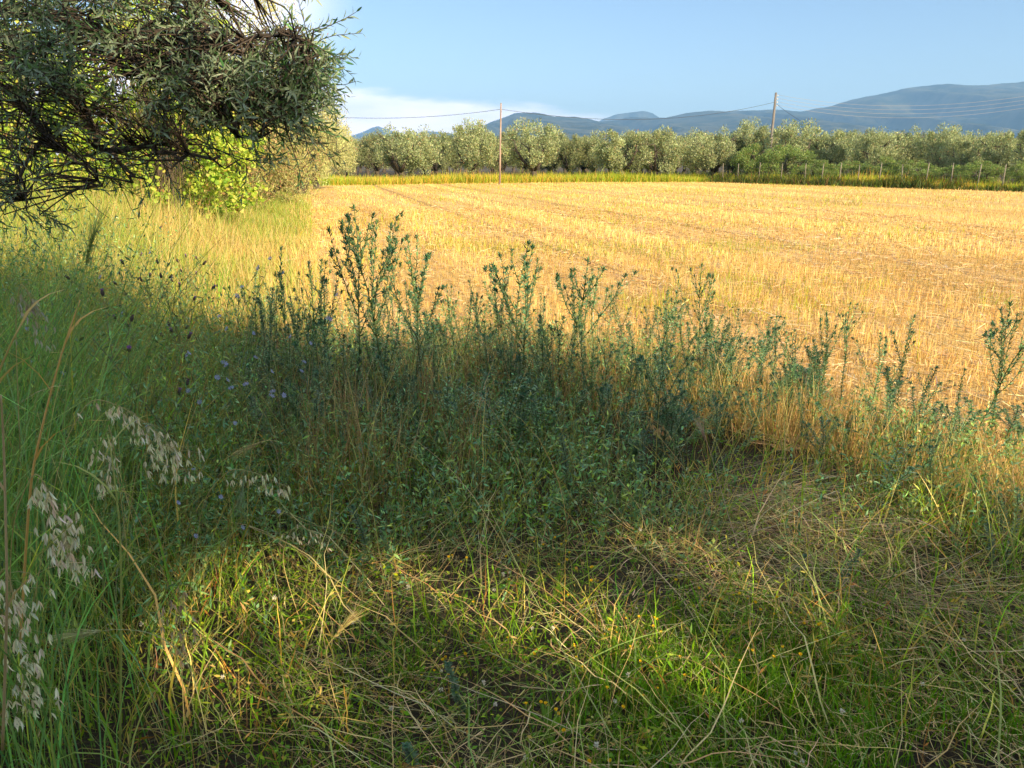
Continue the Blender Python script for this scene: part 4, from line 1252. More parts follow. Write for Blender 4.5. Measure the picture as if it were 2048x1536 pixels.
TH = 'tall thistles standing against the stubble field'
tall = [(682, 408, 4.7, 2, 'tallest thistle, its two spiny tips highest on the left against the field', 1.0),
        (765, 426, 4.8, 0, 'tall many branched thistle just right of the tallest one', 1.15),
        (722, 434, 4.95, 5, 'slim tall thistle between the two tallest ones', .9),
        (806, 466, 4.9, 1, 'tall thistle leaning right of the two tallest ones', .9),
        (600, 522, 5.0, 1, 'thistle with twin tips left of the tallest ones', .9),
        (560, 492, 5.2, 3, 'leftmost slender thistle rising above the herbs', .8),
        (630, 520, 5.1, 5, 'branched thistle between the leftmost one and the tallest ones', .8),
        (843, 542, 4.7, 6, 'leafy blue green thistle right below the tall pair', 1.05),
        (915, 560, 5.3, 1, 'medium thistle left of centre with open branches', .9),
        (962, 556, 5.5, 3, 'narrow thistle left of the central clump', .9),
        (1022, 490, 5.0, 0, 'tall central thistle with a crown of fine tips', 1.0),
        (1050, 500, 5.05, 5, 'central thistle leaning close to the tall central one', .9),
        (1115, 512, 5.0, 2, 'central thistle forking out to the right', 1.0),
        (1130, 635, 4.6, 6, 'dense grey thistle below the central fork', .95),
        (1000, 528, 5.4, 3, 'slight thistle just left of the tall central one', .8),
        (1195, 534, 5.6, 1, 'pale thin thistle standing alone right of centre', .8),
        (1322, 572, 5.0, 1, 'thistle with a bushy tip and one long side branch', .9),
        (1350, 586, 5.3, 3, 'slim thistle just behind the bushy tipped one', .8),
        (1425, 524, 5.3, 2, 'tall bare armed thistle right of centre, candelabra shaped', .85),
        (1372, 645, 4.8, 6, 'compact thistle left below the candelabra shaped one', .95),
        (1325, 690, 3.9, 6, 'broad silvery blue thistle nearest the viewer in mid picture', 1.25),
        (1372, 700, 4.0, 5, 'silvery thistle touching the broad silvery blue one', 1.0),
        (1475, 655, 5.0, 3, 'low thistle to the right of the candelabra shaped one', .8),
        (1552, 632, 4.9, 1, 'thistle with two close tips at the right', .85),
        (1605, 655, 4.8, 5, 'low bushy thistle left of the right hand clump', .85),
        (1660, 624, 4.6, 6, 'dense thistle in the right hand clump', .95),
        (1706, 606, 4.9, 1, 'highest thistle of the right hand clump', .85),
        (1770, 660, 4.5, 5, 'forked thistle right of the right hand clump', .9),
        (1822, 628, 4.7, 3, 'slender curved thistle with a bushy tip at the right', .9),
        (1990, 630, 4.2, 0, 'large many stemmed thistle at the right edge', 1.0),
        (2034, 606, 4.3, 6, 'thistle beside the large one, touching the right edge', 1.0),
        (1868, 868, 3.3, 1, 'small branching thistle in the sunlit straw at the right', .8),
        (2036, 975, 2.7, 6, 'blue green thistle low at the right edge', .8),
        (2012, 1050, 2.75, 4, 'short thistle beside the low one at the right edge', .7),
        (1672, 1082, 2.55, 4, 'single dark thistle stem in the flattened hay', .8),
        (1585, 1100, 2.7, 4, 'small thistle sprout left in the flattened hay', .7),
        (748, 1010, 2.75, 4, 'blue green thistle with a fat rosette tip in the shade', 1.0),
        (786, 1062, 2.7, 4, 'thin thistle right beside the fat rosette tipped one', .7),
        (1150, 862, 3.5, 4, 'single stemmed grey thistle in the dark middle', .95),
        (1280, 872, 3.4, 4, 'short thistle below the broad silvery blue one', .8),
        (1378, 792, 3.8, 7, 'slender silvery thistle right below the silvery pair', .9),
        (1250, 700, 4.3, 7, 'narrow silvery thistle left of the broad silvery blue one', .9),
        (1082, 640, 4.5, 6, 'leafy thistle below the tall central one', 1.0),
        (930, 1300, 1.95, 4, 'pale young thistle sprout in a sun fleck at the front', .7),
        (840, 1455, 1.7, 4, 'bright green thistle sprout at the bottom edge', .7),
        (1760, 905, 3.2, 5, 'dark leafy thistle at the rim of the hollow', 1.1),
        (1650, 830, 3.7, 6, 'bluish thistle behind the sunlit tuft of straw', .8)]
for (px, py, Yd, var, lab, fat) in tall:
    thistle(px, py, Yd, var, lab, TH, fat=fat * .9)
low_th = []
LOOK = ('many branched', 'open', 'many branched', 'slim', 'single stemmed', 'forked', 'leafy', 'narrow', 'bare', 'sparse', 'bushy', 'thin')
for q in range(300):
    Yd = RNG.uniform(3.7, 6.3); px = RNG.uniform(470, 2060)
    X_ = xat(px, Yd)
    if Yd > shade_edge(X_) + (.3 if px < 1150 else 1.5) or (px > 1500 and Yd < shade_edge(X_) - .4): continue
    H = RNG.uniform(.36, .68) * (1.15 if px < 1250 else .95)
    if Yd < 4.3: H *= .85
    py = 325 + (CAMH - H) / Yd * 1648
    vr = int(RNG.choice([1, 3, 4, 5, 6, 7, 8, 9, 10, 11]))
    low_th.append((thistle(px, py, Yd, vr, 'x', 'lower thistles crowding the shaded stand', fat=RNG.uniform(.75, 1.05)), vr, H))
low_th.sort(key=lambda t_: t_[0].location.y)
for b_ in range(12):
    r_ = sorted(low_th[b_ * len(low_th) // 12:(b_ + 1) * len(low_th) // 12], key=lambda t_: colpx(t_[0]))
    for k, (o, vr, H) in enumerate(r_):
        o['label'] = ('knee high ' if H > .5 else 'low ') + LOOK[vr] + ' grey green thistle, ' + ordw(k + 1) + ' from left in the ' + ordw(b_ + 1) + ' row back'

ORD = 'leftmost second third fourth fifth sixth seventh eighth ninth tenth eleventh twelfth'.split()
BAND = 'nearest second third fourth fifth sixth seventh eighth farthest'.split()


def place_labels(spots, what, nb):
    """a label per spot: its place counted from the left inside its row, rows counted from the viewer"""
    order = sorted(range(len(spots)), key=lambda q: -spots[q][1])
    rows_ = [order[k * len(order) // nb:(k + 1) * len(order) // nb] for k in range(nb)]
    out = {}
    for b_, r_ in enumerate(rows_):
        r_ = sorted(r_, key=lambda q: spots[q][0])
        for k, q in enumerate(r_):
            o_ = ORD[k] if k == 0 else ('rightmost' if k == len(r_) - 1 else ORD[k] + ' from left')
            bn = 'nearest' if b_ == 0 else ('farthest' if b_ == nb - 1 else BAND[b_] + ' nearest')
            out[q] = what + ', ' + o_ + ' in the ' + bn + ' row'
    return lambda q: out[q]


# ------------------------------------------------------------------ flowers and seed heads
def ribbon_stem(gx, P_, r_, c):
    gx.tube(P_, r_, c, 4)


def star_flower(gx, p_, ax, R, npet, c, w=.35, cup=.3):
    s1 = unit(np.cross(ax, np.array([.3, .9, .1]))); s2 = np.cross(ax, s1)
    a = np.arange(npet) / npet * 6.28
    D = unit((s1 * np.cos(a)[:, None] + s2 * np.sin(a)[:, None]) + ax * cup)
    gx.leaves(np.tile(p_, (npet, 1)), D, np.tile(ax, (npet, 1)) + RNG.normal(0, .15, (npet, 3)), R, R * w, jit(c, npet, a=.08, hue=.03), mid=.65)


def proto_flower(kind, seed):
    rng = np.random.default_rng(seed)
    gs = G(); fl = []
    h = 1.0
    def stem(p0, d0, ln, n_, up, r_, c):
        P_ = [np.array(p0, float)]; d = unit(np.array(d0, float))
        for k in range(n_):
            d = unit(d + np.array([0, 0, up]) + rng.normal(0, .09, 3)); P_.append(P_[-1] + d * ln / n_)
        P_ = np.array(P_); gs.tube(P_, np.linspace(r_, r_ * .6, n_ + 1), c, 4); return P_
    if kind == 'yellow':
        M_ = stem((0, 0, 0), (rng.normal(0, .15), rng.normal(0, .15), 1), .26, 6, .03, .0016, (.18, .26, .07))
        tips = [M_[-1]]
        for q in range(rng.integers(1, 3)):
            a = rng.random() * 6.28
            tips.append(stem(M_[3], (math.cos(a) * .7, math.sin(a) * .7, 1), .12, 4, .1, .0011, (.18, .26, .07))[-1])
        for q in range(5):
            a = q * 1.3; gs.leaves(np.zeros((1, 3)) + [0, 0, .01], unit(np.array([[math.cos(a), math.sin(a), .5]])), np.array([[0, 0, 1.]]), .07, .008, np.array([[.12, .22, .05]]))
        for t_ in tips:
            gf = G(); ax = unit(np.array([rng.normal(0, .3), rng.normal(0, .3), 1]))
            gf.tube(np.array([t_ - ax * .003, t_ + ax * .004, t_ + ax * .010]), [.002, .0042, .0036], (.20, .26, .06), 6)
            star_flower(gf, t_ + ax * .008, ax, .012, 9, (.80, .55, .02), cup=1.5)
            fl.append(gf)
        return gs, fl, 'yellow'
    if kind == 'clover':
        M_ = stem((0, 0, 0), (rng.normal(0, .2), rng.normal(0, .2), 1), .13, 4, .03, .0012, (.16, .24, .07))
        for q in range(6):
            a = q * 1.05; b_ = M_[2] + np.array([0, 0, .0])
            gs.leaves(b_[None], unit(np.array([[math.cos(a), math.sin(a), .5]])), np.array([[0, 0, 1.]]), .022, .008, np.array([[.12, .24, .05]]))
        gf = G(); n_ = 26; D = unit(rng.normal(0, 1, (n_, 3)) + np.array([0, 0, .3]))
        gf.leaves(np.tile(M_[-1], (n_, 1)), D, unit(rng.normal(0, 1, (n_, 3))), .010, .0022, jit((.72, .70, .62), n_, rng, a=.06, hue=.02))
        fl.append(gf); return gs, fl, 'clover'
    if kind == 'chicory':
        M_ = stem((0, 0, 0), (0, 0, 1), .95, 10, .02, .0018, (.16, .22, .10))
        for q in range(3):
            a = rng.random() * 6.28; i_ = rng.integers(5, 10)
            b_ = stem(M_[i_], (math.cos(a), math.sin(a), 1), .22, 4, .05, .0011, (.16, .22, .10))
            gf = G(); ax = unit(b_[-1] - b_[-2] + np.array([0, -.5, .3])); star_flower(gf, b_[-1], ax, .015, 9, (.36, .40, .66), w=.15, cup=.45)
            gf.tube(np.array([b_[-1] - ax * .008, b_[-1]]), [.002, .003], (.14, .2, .08), 5)
            fl.append(gf)
            n_ = 6; ii = rng.integers(0, 4, n_)
            gs.leaves(b_[ii], unit(rng.normal(0, 1, (n_, 3)) + [0, 0, .6]), unit(rng.normal(0, 1, (n_, 3))), .028, .003, jit((.13, .2, .09), n_, rng))
        return gs, fl, 'chicory'
    if kind == 'knapweed':
        M_ = stem((0, 0, 0), (0, 0, 1), .8, 9, .02, .0022, (.18, .18, .12))
        for q in range(6):
            a = rng.random() * 6.28; i_ = rng.integers(5, 9)
            b_ = stem(M_[i_], (math.cos(a), math.sin(a), .9), rng.uniform(.12, .28), 4, .06, .0013, (.18, .17, .12))
            gf = G(); ax = unit(b_[-1] - b_[-2])
            gf.tube(np.array([b_[-1] - ax * .004, b_[-1] + ax * .004, b_[-1] + ax * .012]), [.003, .0062, .0045], (.10, .08, .07), 6)
            star_flower(gf, b_[-1] + ax * .01, ax, .011, 8, (.26, .12, .34) if rng.random() < .5 else (.16, .10, .11), w=.2, cup=1.2)
            fl.append(gf)
            n_ = 5; ii = rng.integers(0, 4, n_)
            gs.leaves(b_[ii], unit(rng.normal(0, 1, (n_, 3)) + [0, 0, .6]), unit(rng.normal(0, 1, (n_, 3))), .03, .003, jit((.13, .18, .1), n_, rng))
        return gs, fl, 'knapweed'


def flower_set(kind, name, head, seeds, spots, labelf, cat, group, sc=(1, 1)):
    prs = []
    for s in seeds:
        gs, fl, _ = proto_flower(kind, s)
        prs.append((gs.mesh('stem', M_HERB), [f_.mesh(head, M_PETAL) for f_ in fl]))
    for q, (px, py, z) in enumerate(spots):
        # the flower head is seen at (px, py) at height z above ground
        P_ = atg(px, py, z)
        if P_[1] < .9: continue
        pr = prs[q % len(prs)]
        zt = {'yellow': .26, 'clover': .13, 'chicory': .85, 'knapweed': .9}[kind]
        e_ = empty(name, (P_[0], P_[1], float(ground_z(P_[0], P_[1]))), labelf(q), cat, group, RNG.random() * 6.28, z / zt)
        o = bpy.data.objects.new('stem', pr[0]); col.objects.link(o); o.parent = e_
        for h_ in pr[1]:
            o = bpy.data.objects.new(head, h_); col.objects.link(o); o.parent = e_


ysp = [(1080, 1078), (1108, 1095), (1125, 1080), (1000, 1140), (1022, 1105), (1110, 1100), (1230, 1125), (905, 1110), (870, 1075), (925, 1090), (1300, 1195), (1400, 1190), (1418, 1205), (1490, 1175), (1485, 1205),
       (1228, 1245), (1225, 1255), (1005, 1250), (1185, 1275), (1072, 1290), (1060, 1290), (866, 1290), (876, 1298), (918, 1292), (1185, 1312), (1290, 1360), (1052, 1412), (1215, 1380), (1180, 1500), (1380, 1165),
       (1358, 1225), (1260, 1290), (1555, 1200), (1470, 1290), (1110, 1350), (290, 1170), (210, 1155), (1345, 1320), (1570, 1235), (1520, 1300), (960, 1195), (1150, 1180), (1700, 1250), (1600, 1290), (1955, 1222)]
flower_set('yellow', 'yellow_wildflower', 'flower_head', (1, 2, 3, 4), [(a, b_, RNG.uniform(.13, .24)) for a, b_ in ysp],
           place_labels(ysp, 'small yellow wildflower on thin stem', 7), 'flower', 'yellow flowers in the foreground')
csp = [(1170, 880), (1385, 935), (1400, 972), (1300, 1018), (1190, 1015), (1275, 1060), (1270, 1095), (1278, 1200), (985, 1112), (1000, 1130), (1012, 1135), (992, 1150), (820, 1162), (1060, 1235), (785, 1382),
       (960, 1340), (1005, 1392), (1085, 1490), (310, 1232), (230, 1235), (250, 1233), (298, 1233), (350, 1145), (1228, 1405), (1640, 1225), (1942, 1270), (1575, 1500), (1620, 1520), (880, 1355), (1210, 1500), (1345, 1050), (712, 1230), (430, 1335), (1500, 1430), (890, 1332), (1110, 1250), (1255, 1345), (1700, 1400), (1880, 1360), (560, 1190)]
flower_set('clover', 'white_clover', 'flower_head', (11, 12, 13), [(a, b_, RNG.uniform(.08, .14)) for a, b_ in csp],
           place_labels(csp, 'round white clover head', 6), 'flower', 'white clover in the foreground')
bsp = [(265, 555), (272, 575), (490, 628), (570, 615), (605, 620), (430, 660), (500, 675), (520, 712), (425, 690), (75, 625), (90, 680), (450, 945), (500, 935), (455, 590), (340, 580), (390, 610), (650, 520), (560, 640), (350, 850)]
flower_set('chicory', 'chicory', 'flower_head', (21, 22, 23), [(a, b_, .62 if b_ > 800 else RNG.uniform(.78, .95)) for a, b_ in bsp],
           place_labels(bsp, 'pale blue chicory on wiry stems', 4), 'flower', 'blue chicory on the left')
ksp = [(160, 375), (188, 412), (350, 418), (365, 452), (300, 480), (260, 440), (345, 500), (240, 470)]
flower_set('knapweed', 'knapweed', 'flower_head', (31, 32, 33), [(a, b_ + 40, RNG.uniform(1.08, 1.22)) for a, b_ in ksp],
           place_labels(ksp, 'dark headed purple knapweed', 3), 'flower', 'knapweed above the left grass')


# wild oats with hanging cream spikelets, close on the left
def oat(pts, n_, L, label, seed, up=False, cc=(.84, .80, .60)):
    n_ = int(n_ * 1.9); L = L * 1.02
    """pts: the curved stem as photo px, py, distance; spikelets hang along its last part"""
    rng = np.random.default_rng(seed)
    P_ = np.array([at(*a) for a in pts])
    g0 = np.array([P_[0][0], P_[0][1], 0.0])
    e_ = empty('wild_oat', tuple(g0), label, 'grass', 'wild oats at the left')
    t_ = np.linspace(0, 1, 28); k_ = np.linspace(0, 1, len(P_))
    Q = np.stack([np.interp(t_, k_, P_[:, a]) for a in range(3)], 1)
    for _ in range(3): Q[1:-1] = (Q[:-2] + Q[1:-1] * 2 + Q[2:]) / 4
    gs = G(); gs.tube(Q - g0, np.linspace(.0016, .0006, 28), (.50, .42, .18), 4)
    gf = G()
    ts = rng.uniform(.45, 1, n_)
    for s in ts:
        i_ = min(int(s * 27), 26); b_ = Q[i_]
        o_ = b_ + np.array([rng.normal(0, .022), rng.normal(0, .02), rng.uniform(-.035, -.005)])
        gf.tube(np.array([b_, (b_ + o_) / 2 + [0, 0, .004], o_]) - g0, [.0005, .0004, .0004], (.45, .4, .2), 3)
        for q in range(3):
            D = unit(np.array([rng.normal(0, .28), rng.normal(0, .2), -1]))
            gf.leaves6((o_ - g0)[None], D[None], unit(rng.normal(0, 1, (1, 3))), L * rng.uniform(.8, 1.15), L * .095, jit(cc, 1, rng, a=.12), curl=.2)
        # awn
        D = unit(np.array([rng.normal(0, .5), rng.normal(0, .3), -1]))
        gf.tube(np.array([o_, o_ + D * L * 1.4]) - g0, [.0003, .0002], (.4, .32, .15), 3)
    gs.build('stem', M_STRAW, e_); gf.build('spikelets', M_STRAW, e_)


oat([(60, 1250, 1.75), (120, 900, 1.8), (180, 790, 1.85), (260, 820, 1.85), (330, 880, 1.85), (350, 905, 1.85)], 42, .024, 'pale drooping oat panicle arching left of the orange stem', 1)
oat([(20, 1350, 1.5), (20, 1050, 1.5), (70, 930, 1.5), (110, 1010, 1.5), (135, 1080, 1.5), (155, 1135, 1.5)], 44, .027, 'large cream oat panicle hanging near the left edge', 2)
oat([(-60, 1500, 1.35), (-20, 1200, 1.35), (10, 1120, 1.35), (35, 1220, 1.35), (45, 1340, 1.35), (55, 1440, 1.35)], 46, .026, 'cream oat panicle hanging at the lower left corner', 3)
oat([(260, 1150, 2.0), (230, 900, 2.0), (215, 840, 2.0), (205, 880, 2.0), (210, 930, 2.0), (205, 965, 2.0)], 18, .026, 'small oat panicle hanging above the dark gap on the left', 4)
oat([(380, 1250, 2.4), (400, 1000, 2.4), (460, 935, 2.4), (510, 945, 2.4), (545, 960, 2.4), (575, 975, 2.4)], 16, .026, 'sparse oat panicle with cream husks near the blue flowers', 5)
oat([(370, 1500, 1.6), (360, 1250, 1.6), (355, 1160, 1.6), (362, 1210, 1.6), (366, 1260, 1.6), (368, 1300, 1.6)], 12, .024, 'withered oat spikelets beside the sun fleck', 6, cc=(.5, .4, .25))
oat([(250, 1100, 2.1), (270, 950, 2.1), (290, 900, 2.1), (320, 920, 2.1), (340, 935, 2.1), (370, 940, 2.1)], 12, .025, 'short oat panicle between the orange stem and blue flower', 7)
oat([(40, 900, 1.9), (30, 640, 1.9), (40, 560, 1.9), (60, 590, 1.9), (75, 640, 1.9), (90, 690, 1.9)], 18, .022, 'grey oat panicle in the upper left grass', 8, cc=(.45, .45, .33))
oat([(620, 1300, 2.3), (560, 1120, 2.3), (580, 1060, 2.3), (600, 1050, 2.3), (620, 1062, 2.3), (640, 1075, 2.3)], 12, .018, 'tiny oat husks low in the dark at left centre', 9)
oat([(1420, 1000, 3.2), (1300, 850, 3.2), (1290, 830, 3.2), (1305, 840, 3.2), (1320, 850, 3.2), (1330, 858, 3.2)], 9, .026, 'few tawny oat husks in the dark middle', 10, cc=(.5, .36, .16))


# thick orange stems on the left
def reed(pts, r_, c, label):
    P_ = np.array([at(*a) for a in pts]); g0 = np.array([P_[0][0], P_[0][1], 0])
    e_ = empty('dry_stalk', tuple(g0), label, 'stalk', 'orange dry stalks on the left')
    t_ = np.linspace(0, 1, 20); k_ = np.linspace(0, 1, len(P_))
    Q = np.stack([np.interp(t_, k_, P_[:, a]) for a in range(3)], 1)
    for _ in range(2): Q[1:-1] = (Q[:-2] + Q[1:-1] * 2 + Q[2:]) / 4
    gs = G(); gs.tube(Q - g0, np.linspace(r_, r_ * .5, 20), c, 6); gs.build('stem', M_STRAW, e_)
    for i_, dv, az0 in ((6, .2, .2), (11, .22, 3.0), (15, .15, .8)):
        gl_ = G(); az_ = np.array([az0])
        gl_.ribbons(curves((Q[i_] - g0)[None], np.array([dv]), az_, np.array([.4]), np.array([1.4]), 6, floor=False), taper(1, 6, np.array([.0035])), side(az_), np.array([c]))
        gl_.build('leaf', M_STRAW, e_)


reed([(40, 1300, 1.45), (60, 960, 1.5), (92, 820, 1.55), (125, 700, 1.6), (160, 600, 1.65)], .0030, (.62, .40, .12), 'thick orange stalk rising through the left grass')
reed([(-60, 1100, 1.5), (-10, 760, 1.55), (30, 670, 1.55), (60, 620, 1.6)], .0026, (.55, .42, .15), 'ochre stalk at the left edge')
reed([(240, 1500, 1.6), (243, 1200, 1.65), (240, 1050, 1.7), (222, 900, 1.75), (215, 870, 1.8)], .0030, (.34, .38, .10), 'upright olive green stalk left of the sun fleck')
reed([(5, 1500, 1.3), (15, 1200, 1.3), (8, 900, 1.35), (2, 790, 1.35)], .0030, (.50, .38, .20), 'pale straw stalk at the far left edge')
reed([(1240, 1500, 1.65), (1130, 1310, 1.85), (1060, 1180, 2.1), (1010, 1080, 2.35), (960, 980, 2.6)], .0022, (.36, .42, .14), 'long slanting green stalk crossing the foreground')


def barley(pts, L, label, c):
    rng = np.random.default_rng(int(abs(pts[0][0])) + 5)
    P_ = np.array([at(*a) for a in pts]); g0 = np.array([P_[0][0], P_[0][1], 0])
    e_ = empty('wild_barley', tuple(g0), label, 'grass', 'awned barley heads')
    t_ = np.linspace(0, 1, 16); k_ = np.linspace(0, 1, len(P_))
    Q = np.stack([np.interp(t_, k_, P_[:, a]) for a in range(3)], 1)
    for _ in range(2): Q[1:-1] = (Q[:-2] + Q[1:-1] * 2 + Q[2:]) / 4
    gs = G(); gs.tube(Q - g0, np.linspace(.0014, .0008, 16), c, 4); gs.build('stem', M_STRAW, e_)
    ax = unit(Q[-1] - Q[-3]); n_ = 70
    s = rng.random(n_)
    B = Q[-1] - g0 + ax * (s * L)[:, None]
    D = unit(ax + rng.normal(0, .16, (n_, 3)))
    gf = G(); gf.leaves(B, unit(ax + rng.normal(0, .3, (n_, 3))), unit(rng.normal(0, 1, (n_, 3))), .012, .0018, jit(c, n_, rng))
    C = np.stack([B, B + D * .05 + rng.normal(0, .002, (n_, 3)), B + D * .09 + np.array([0, 0, -.008])], 1)
    gf.ribbons(C, np.tile([.0005, .0004, .0002], (n_, 1)), unit(rng.normal(0, 1, (n_, 3))), jit(c, n_, rng))
    gf.build('seed_head', M_STRAW, e_)


barley([(420, 1500, 1.5), (380, 1310, 1.5), (300, 1262, 1.48), (228, 1258, 1.45), (205, 1262, 1.45)], .05, 'pale awned barley head lying in the dark lower left', (.42, .45, .22))
barley([(560, 1200, 2.2), (520, 980, 2.2), (495, 925, 2.2), (490, 940, 2.2), (488, 955, 2.2)], .06, 'blue green barley head nodding beside the blue flower', (.25, .34, .20))
barley([(560, 1150, 2.6), (560, 920, 2.6), (545, 880, 2.6), (530, 880, 2.6), (520, 885, 2.6)], .05, 'tawny barley head lying left of the dark middle', (.45, .38, .20))
barley([(120, 900, 1.6), (150, 640, 1.6), (165, 560, 1.6), (172, 530, 1.6)], .06, 'green barley head upright in the left grass', (.35, .44, .14))
barley([(700, 1500, 1.8), (650, 1330, 1.8), (655, 1290, 1.8), (668, 1275, 1.8)], .05, 'golden barley head in the lower left sun fleck', (.6, .5, .22))
barley([(1540, 1300, 2.4), (1450, 1010, 2.9), (1420, 900, 3.0), (1412, 880, 3.0)], .045, 'pink tinged upright barley head above the hay', (.5, .38, .3))

# docks and broad leaves in front
g0s = [(1330, 1400, .10), (1300, 1370, .09), (1470, 1340, .10), (1560, 1360, .10), (1250, 1360, .09), (1100, 1440, .10), (1750, 1440, .09), (1900, 1300, .09)]
bwl = place_labels(g0s, 'low broad leaved green weed', 2)
for q, (px, py, s) in enumerate(g0s):
    P_ = atg(px, py, .03); n_ = 11; rg = np.random.default_rng(900 + q)
    e_ = empty('broadleaf_weed', (P_[0], P_[1], float(ground_z(P_[0], P_[1]))), bwl(q), 'weed', 'broad leaved weeds in the foreground')
    gl_ = G(); a = rg.random(n_) * 6.28
    C = curves(np.zeros((n_, 3)) + [0, 0, .01], rg.uniform(.6, 1.1, n_) * s, a, rg.uniform(.3, 1.0, n_), rg.uniform(.3, 1.1, n_), 6, rng=rg)
    W = np.tile(np.array([.1, .35, .8, 1, .75, .05]), (n_, 1)) * (s * .085)
    aa = a + math.pi / 2
    gl_.ribbons(C, W, np.stack([np.cos(aa), np.sin(aa), rg.normal(0, .2, n_)], 1), jit(pick([(.12, .25, .05), (.18, .32, .07)], [1, 1], n_, rg), n_, rg))
    gl_.build('leaves', M_HERB, e_)

# ------------------------------------------------------------------ poles, cables, fence, shed
def pole(px, top, D, base_r, mat, label, tilt=0.0, fixtures=False):
    P_ = at(px, top, D); H = P_[2]
    e_ = empty('utility_pole', (P_[0] + tilt * H, D, 0), label, 'utility pole', 'poles carrying the overhead lines')
    g = G(); g.tube(np.array([[0, 0, -.3], [-tilt * H * .5, 0, H * .5], [-tilt * H, 0, H]]), [base_r, base_r * .85, base_r * .68], (.3, .2, .1), 12)
    g.build('shaft', mat, e_, smooth=True)
    g = G(); g.tube(np.array([[-tilt * H, 0, H], [-tilt * H, 0, H + .05]]), [base_r * .72, base_r * .3], (.3, .3, .3), 10); g.build('cap', M_POLE2, e_)
    if fixtures:
        for k in range(4):
            g = G(); zc = H - .25 - k * .28
            sx = .18
            g.tube(np.array([[-tilt * H, 0, zc], [-tilt * H + sx, -.02, zc]]), [.012, .012], (.2, .2, .2), 6)
            br = g.build('bracket', M_CABLE, e_)
            g = G(); g.tube(np.array([[-tilt * H + sx, -.02, zc - .02], [-tilt * H + sx, -.02, zc + .03], [-tilt * H + sx, -.02, zc + .09]]), [.035, .045, .025], (.7, .7, .7), 8)
            g.build('insulator', M_CERAMIC, br)
    return e_, np.array([P_[0], D, H])


e1, t1 = pole(1002, 207, 57, .075, M_POLE, 'slender reddish wooden pole standing at the far edge of the field', tilt=-.022)
e2, t2 = pole(1552, 186, 72, .14, M_POLE2, 'thick grey pole with white insulators rising behind the green bush', tilt=-.01, fixtures=True)


def cable(name, A, B, sag, r_, mat, label, grp=None):
    t_ = np.linspace(0, 1, 40)[:, None]
    P_ = A * (1 - t_) + B * t_ - np.array([0, 0, 1]) * sag * 4 * t_ * (1 - t_)
    g = G(); g.tube(P_, np.full(40, r_), (.05, .05, .05), 5)
    return tag(g.build(name, mat, smooth=True), label, 'cable', grp)


pc = t1 + np.array([0, 0, -.38])
cable('overhead_cable', at(380, 195, 57), pc, .95, .014, M_CABLE, 'dark cable running from the left to the slender red pole')
cable('overhead_cable', pc, t2 + np.array([0, 0, -.75]), 1.05, .014, M_CABLE, 'dark cable slung between the slender pole and the grey pole')
for k in range(4):
    A = t2 + np.array([.18, -.02, -.16 - k * .28]); B = at(2230, 158 + k * 7, 60)
    cable('overhead_wire', A, B, 1.35 + .05 * k, .010, M_WIRE,
          ['highest', 'second highest', 'third highest', 'lowest'][k] + ' of the four pale wires right of the grey pole', 'pale wires right of the grey pole')
cable('service_wire', t2 + np.array([.1, 0, -.9]), at(1640, 262, 66), .15, .014, M_CABLE, 'short dark wire dropping right from the grey pole')

fe = empty('fence', (17, 64, 0), 'wire fence with pale posts along the right side of the field', 'fence')
F0 = np.array([16.2, 65.0]); F1 = np.array([30.5, 41.0])
tops = []
for k, px in enumerate((1448, 1478, 1520, 1565, 1613, 1647, 1682, 1720, 1763, 1810, 1857, 1908, 1962, 2013, 2070)):
    # where the column px meets the fence line
    m_ = (px - 1024) * .96 / F
    s = (m_ * F0[1] - F0[0]) / ((F1[0] - F0[0]) - m_ * (F1[1] - F0[1]))
    c = F0 + (F1 - F0) * s
    lean = RNG.normal(0, .05)
    g = G(); b_ = np.array([c[0] - 17, c[1] - 64, -.1]); tp = b_ + np.array([lean, RNG.normal(0, .03), 1.62 + RNG.normal(0, .05)])
    g.tube(np.array([b_, tp]), [.036, .028], (.4, .4, .4), 6); g.build('post', M_POST, fe); tops.append(tp)
for k in range(4):
    g = G(); g.tube(np.array([tp * (1 - .22 * k) + np.array([tp[0], tp[1], -.1]) * .22 * k for tp in tops]), np.full(len(tops), .006), (.3, .3, .3), 4)
    g.build('wire', M_CABLE, fe)

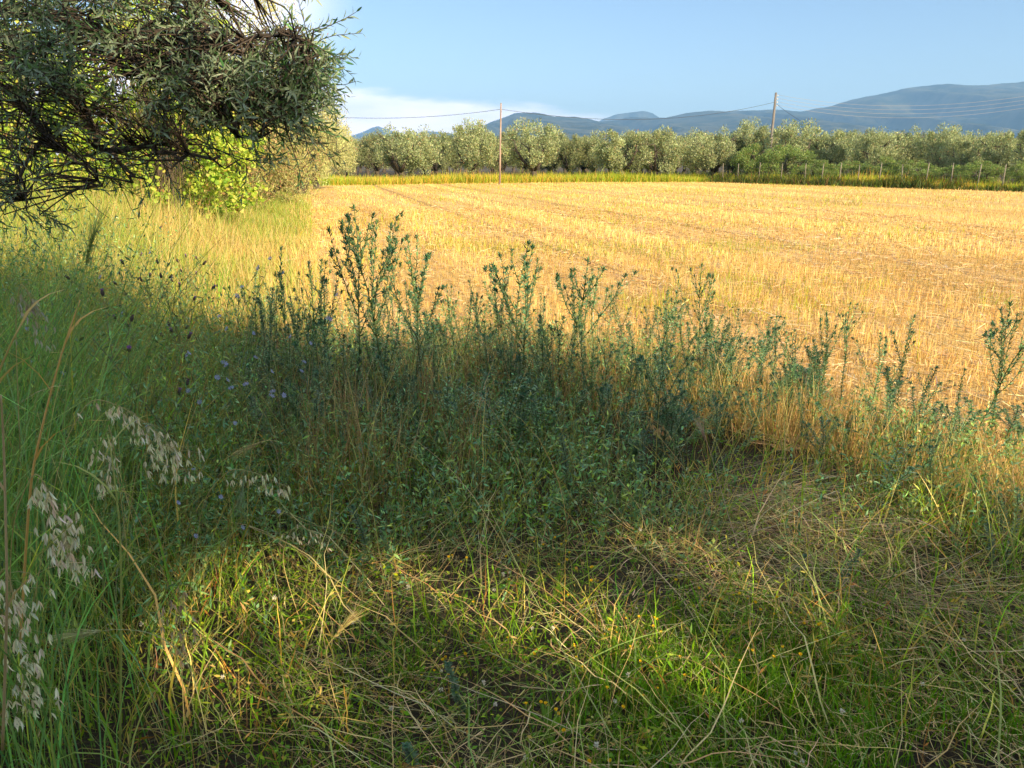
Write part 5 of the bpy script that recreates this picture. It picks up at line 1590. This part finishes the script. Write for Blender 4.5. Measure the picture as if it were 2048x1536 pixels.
# dark weedy strip along the fence
g = G(); n0 = 26000
s = RNG.random(n0); off = RNG.normal(.6, .7, n0)
c = F0[None] + (F1 - F0)[None] * s[:, None]; nrm = np.array([24.0, 14.3]) / 27.9
x = c[:, 0] + nrm[0] * off; y = c[:, 1] + nrm[1] * off
P = np.stack([x, y, np.zeros(n0)], 1); az = RNG.random(n0) * 6.28
H = np.exp(RNG.normal(0, .3, n0)) * (.16 + .5 * noise(s * 30, s * 0, 1, 77))
C = curves(P, H, az, np.abs(RNG.normal(.1, .3, n0)), RNG.uniform(0, .8, n0), 3)
cc = pick([(.07, .11, .035), (.13, .15, .05), (.15, .10, .05), (.06, .09, .03)], [2, 1.2, 1.2, 2], n0)
g.ribbons(C, taper(n0, 3, np.full(n0, .02)), side(az), jit(cc, n0))
tag(g.build('fence_scrub', M_GRASS), 'dark tangled brambles and dry weeds along the fence', 'scrub', kind='stuff')

sx, sy = xat(1700, 66), 66
sh = empty('shed', (sx, sy, 0), 'little shed with a red tiled roof glimpsed behind the fence', 'shed')
sh.scale = (.5, .5, .85)
g = G(); g.box((-.9, -.7, -.05), (.9, .9, 1.45), (.6, .55, .5)); w_ = g.build('wall', M_RENDER, sh)
g = G(); g.add(np.array([[-1.1, -1, 1.42], [1.1, -1, 1.42], [1.1, .1, 1.85], [-1.1, .1, 1.85], [1.1, 1.15, 1.45], [-1.1, 1.15, 1.45], [-1.1, -1, 1.36], [1.1, -1, 1.36], [1.1, 1.15, 1.38], [-1.1, 1.15, 1.38]], float),
      np.array([[0, 1, 2, 3], [3, 2, 4, 5], [0, 6, 7, 1], [5, 4, 8, 9], [6, 9, 8, 7]]), (.4, .2, .1)); g.build('roof', M_TILE, sh)
g = G(); g.box((-.25, -.74, 0), (.35, -.703, 1.3), (.2, .1, .1)); g.build('door', M_POLE2, sh)

# trees off to the right whose long shadows streak the far right of the field
for q, (x, y, s, lab) in enumerate(((44, 30, 1.3, 'first olive tree right of the field outside the picture'), (50, 24, 1.4, 'second olive tree right of the field outside the picture'),
                                    (39.5, 36.5, 1.2, 'third olive tree right of the field outside the picture'))):
    place_tree(protos[q], 'olive_tree', x, y, s, q * 1.3, lab, 'olive trees right of the field')

# ------------------------------------------------------------------ haze: the air between here and the mountains
g = G(); g.box((-26000, -2500, -3.0), (26000, 15400, 1010), (1, 1, 1))
m, n, l = new_mat('haze_air'); n.remove(n['Principled BSDF'])
v = n.new('ShaderNodeVolumePrincipled'); v.inputs['Density'].default_value = 8.5e-5
v.inputs['Color'].default_value = (.27, .55, 1.0, 1); v.inputs['Anisotropy'].default_value = .1
l.new(v.outputs[0], n['Material Output'].inputs['Volume'])
hz = g.build('haze', m); tag(hz, 'pale blue haze lying between the field and the mountains', 'haze', kind='stuff')
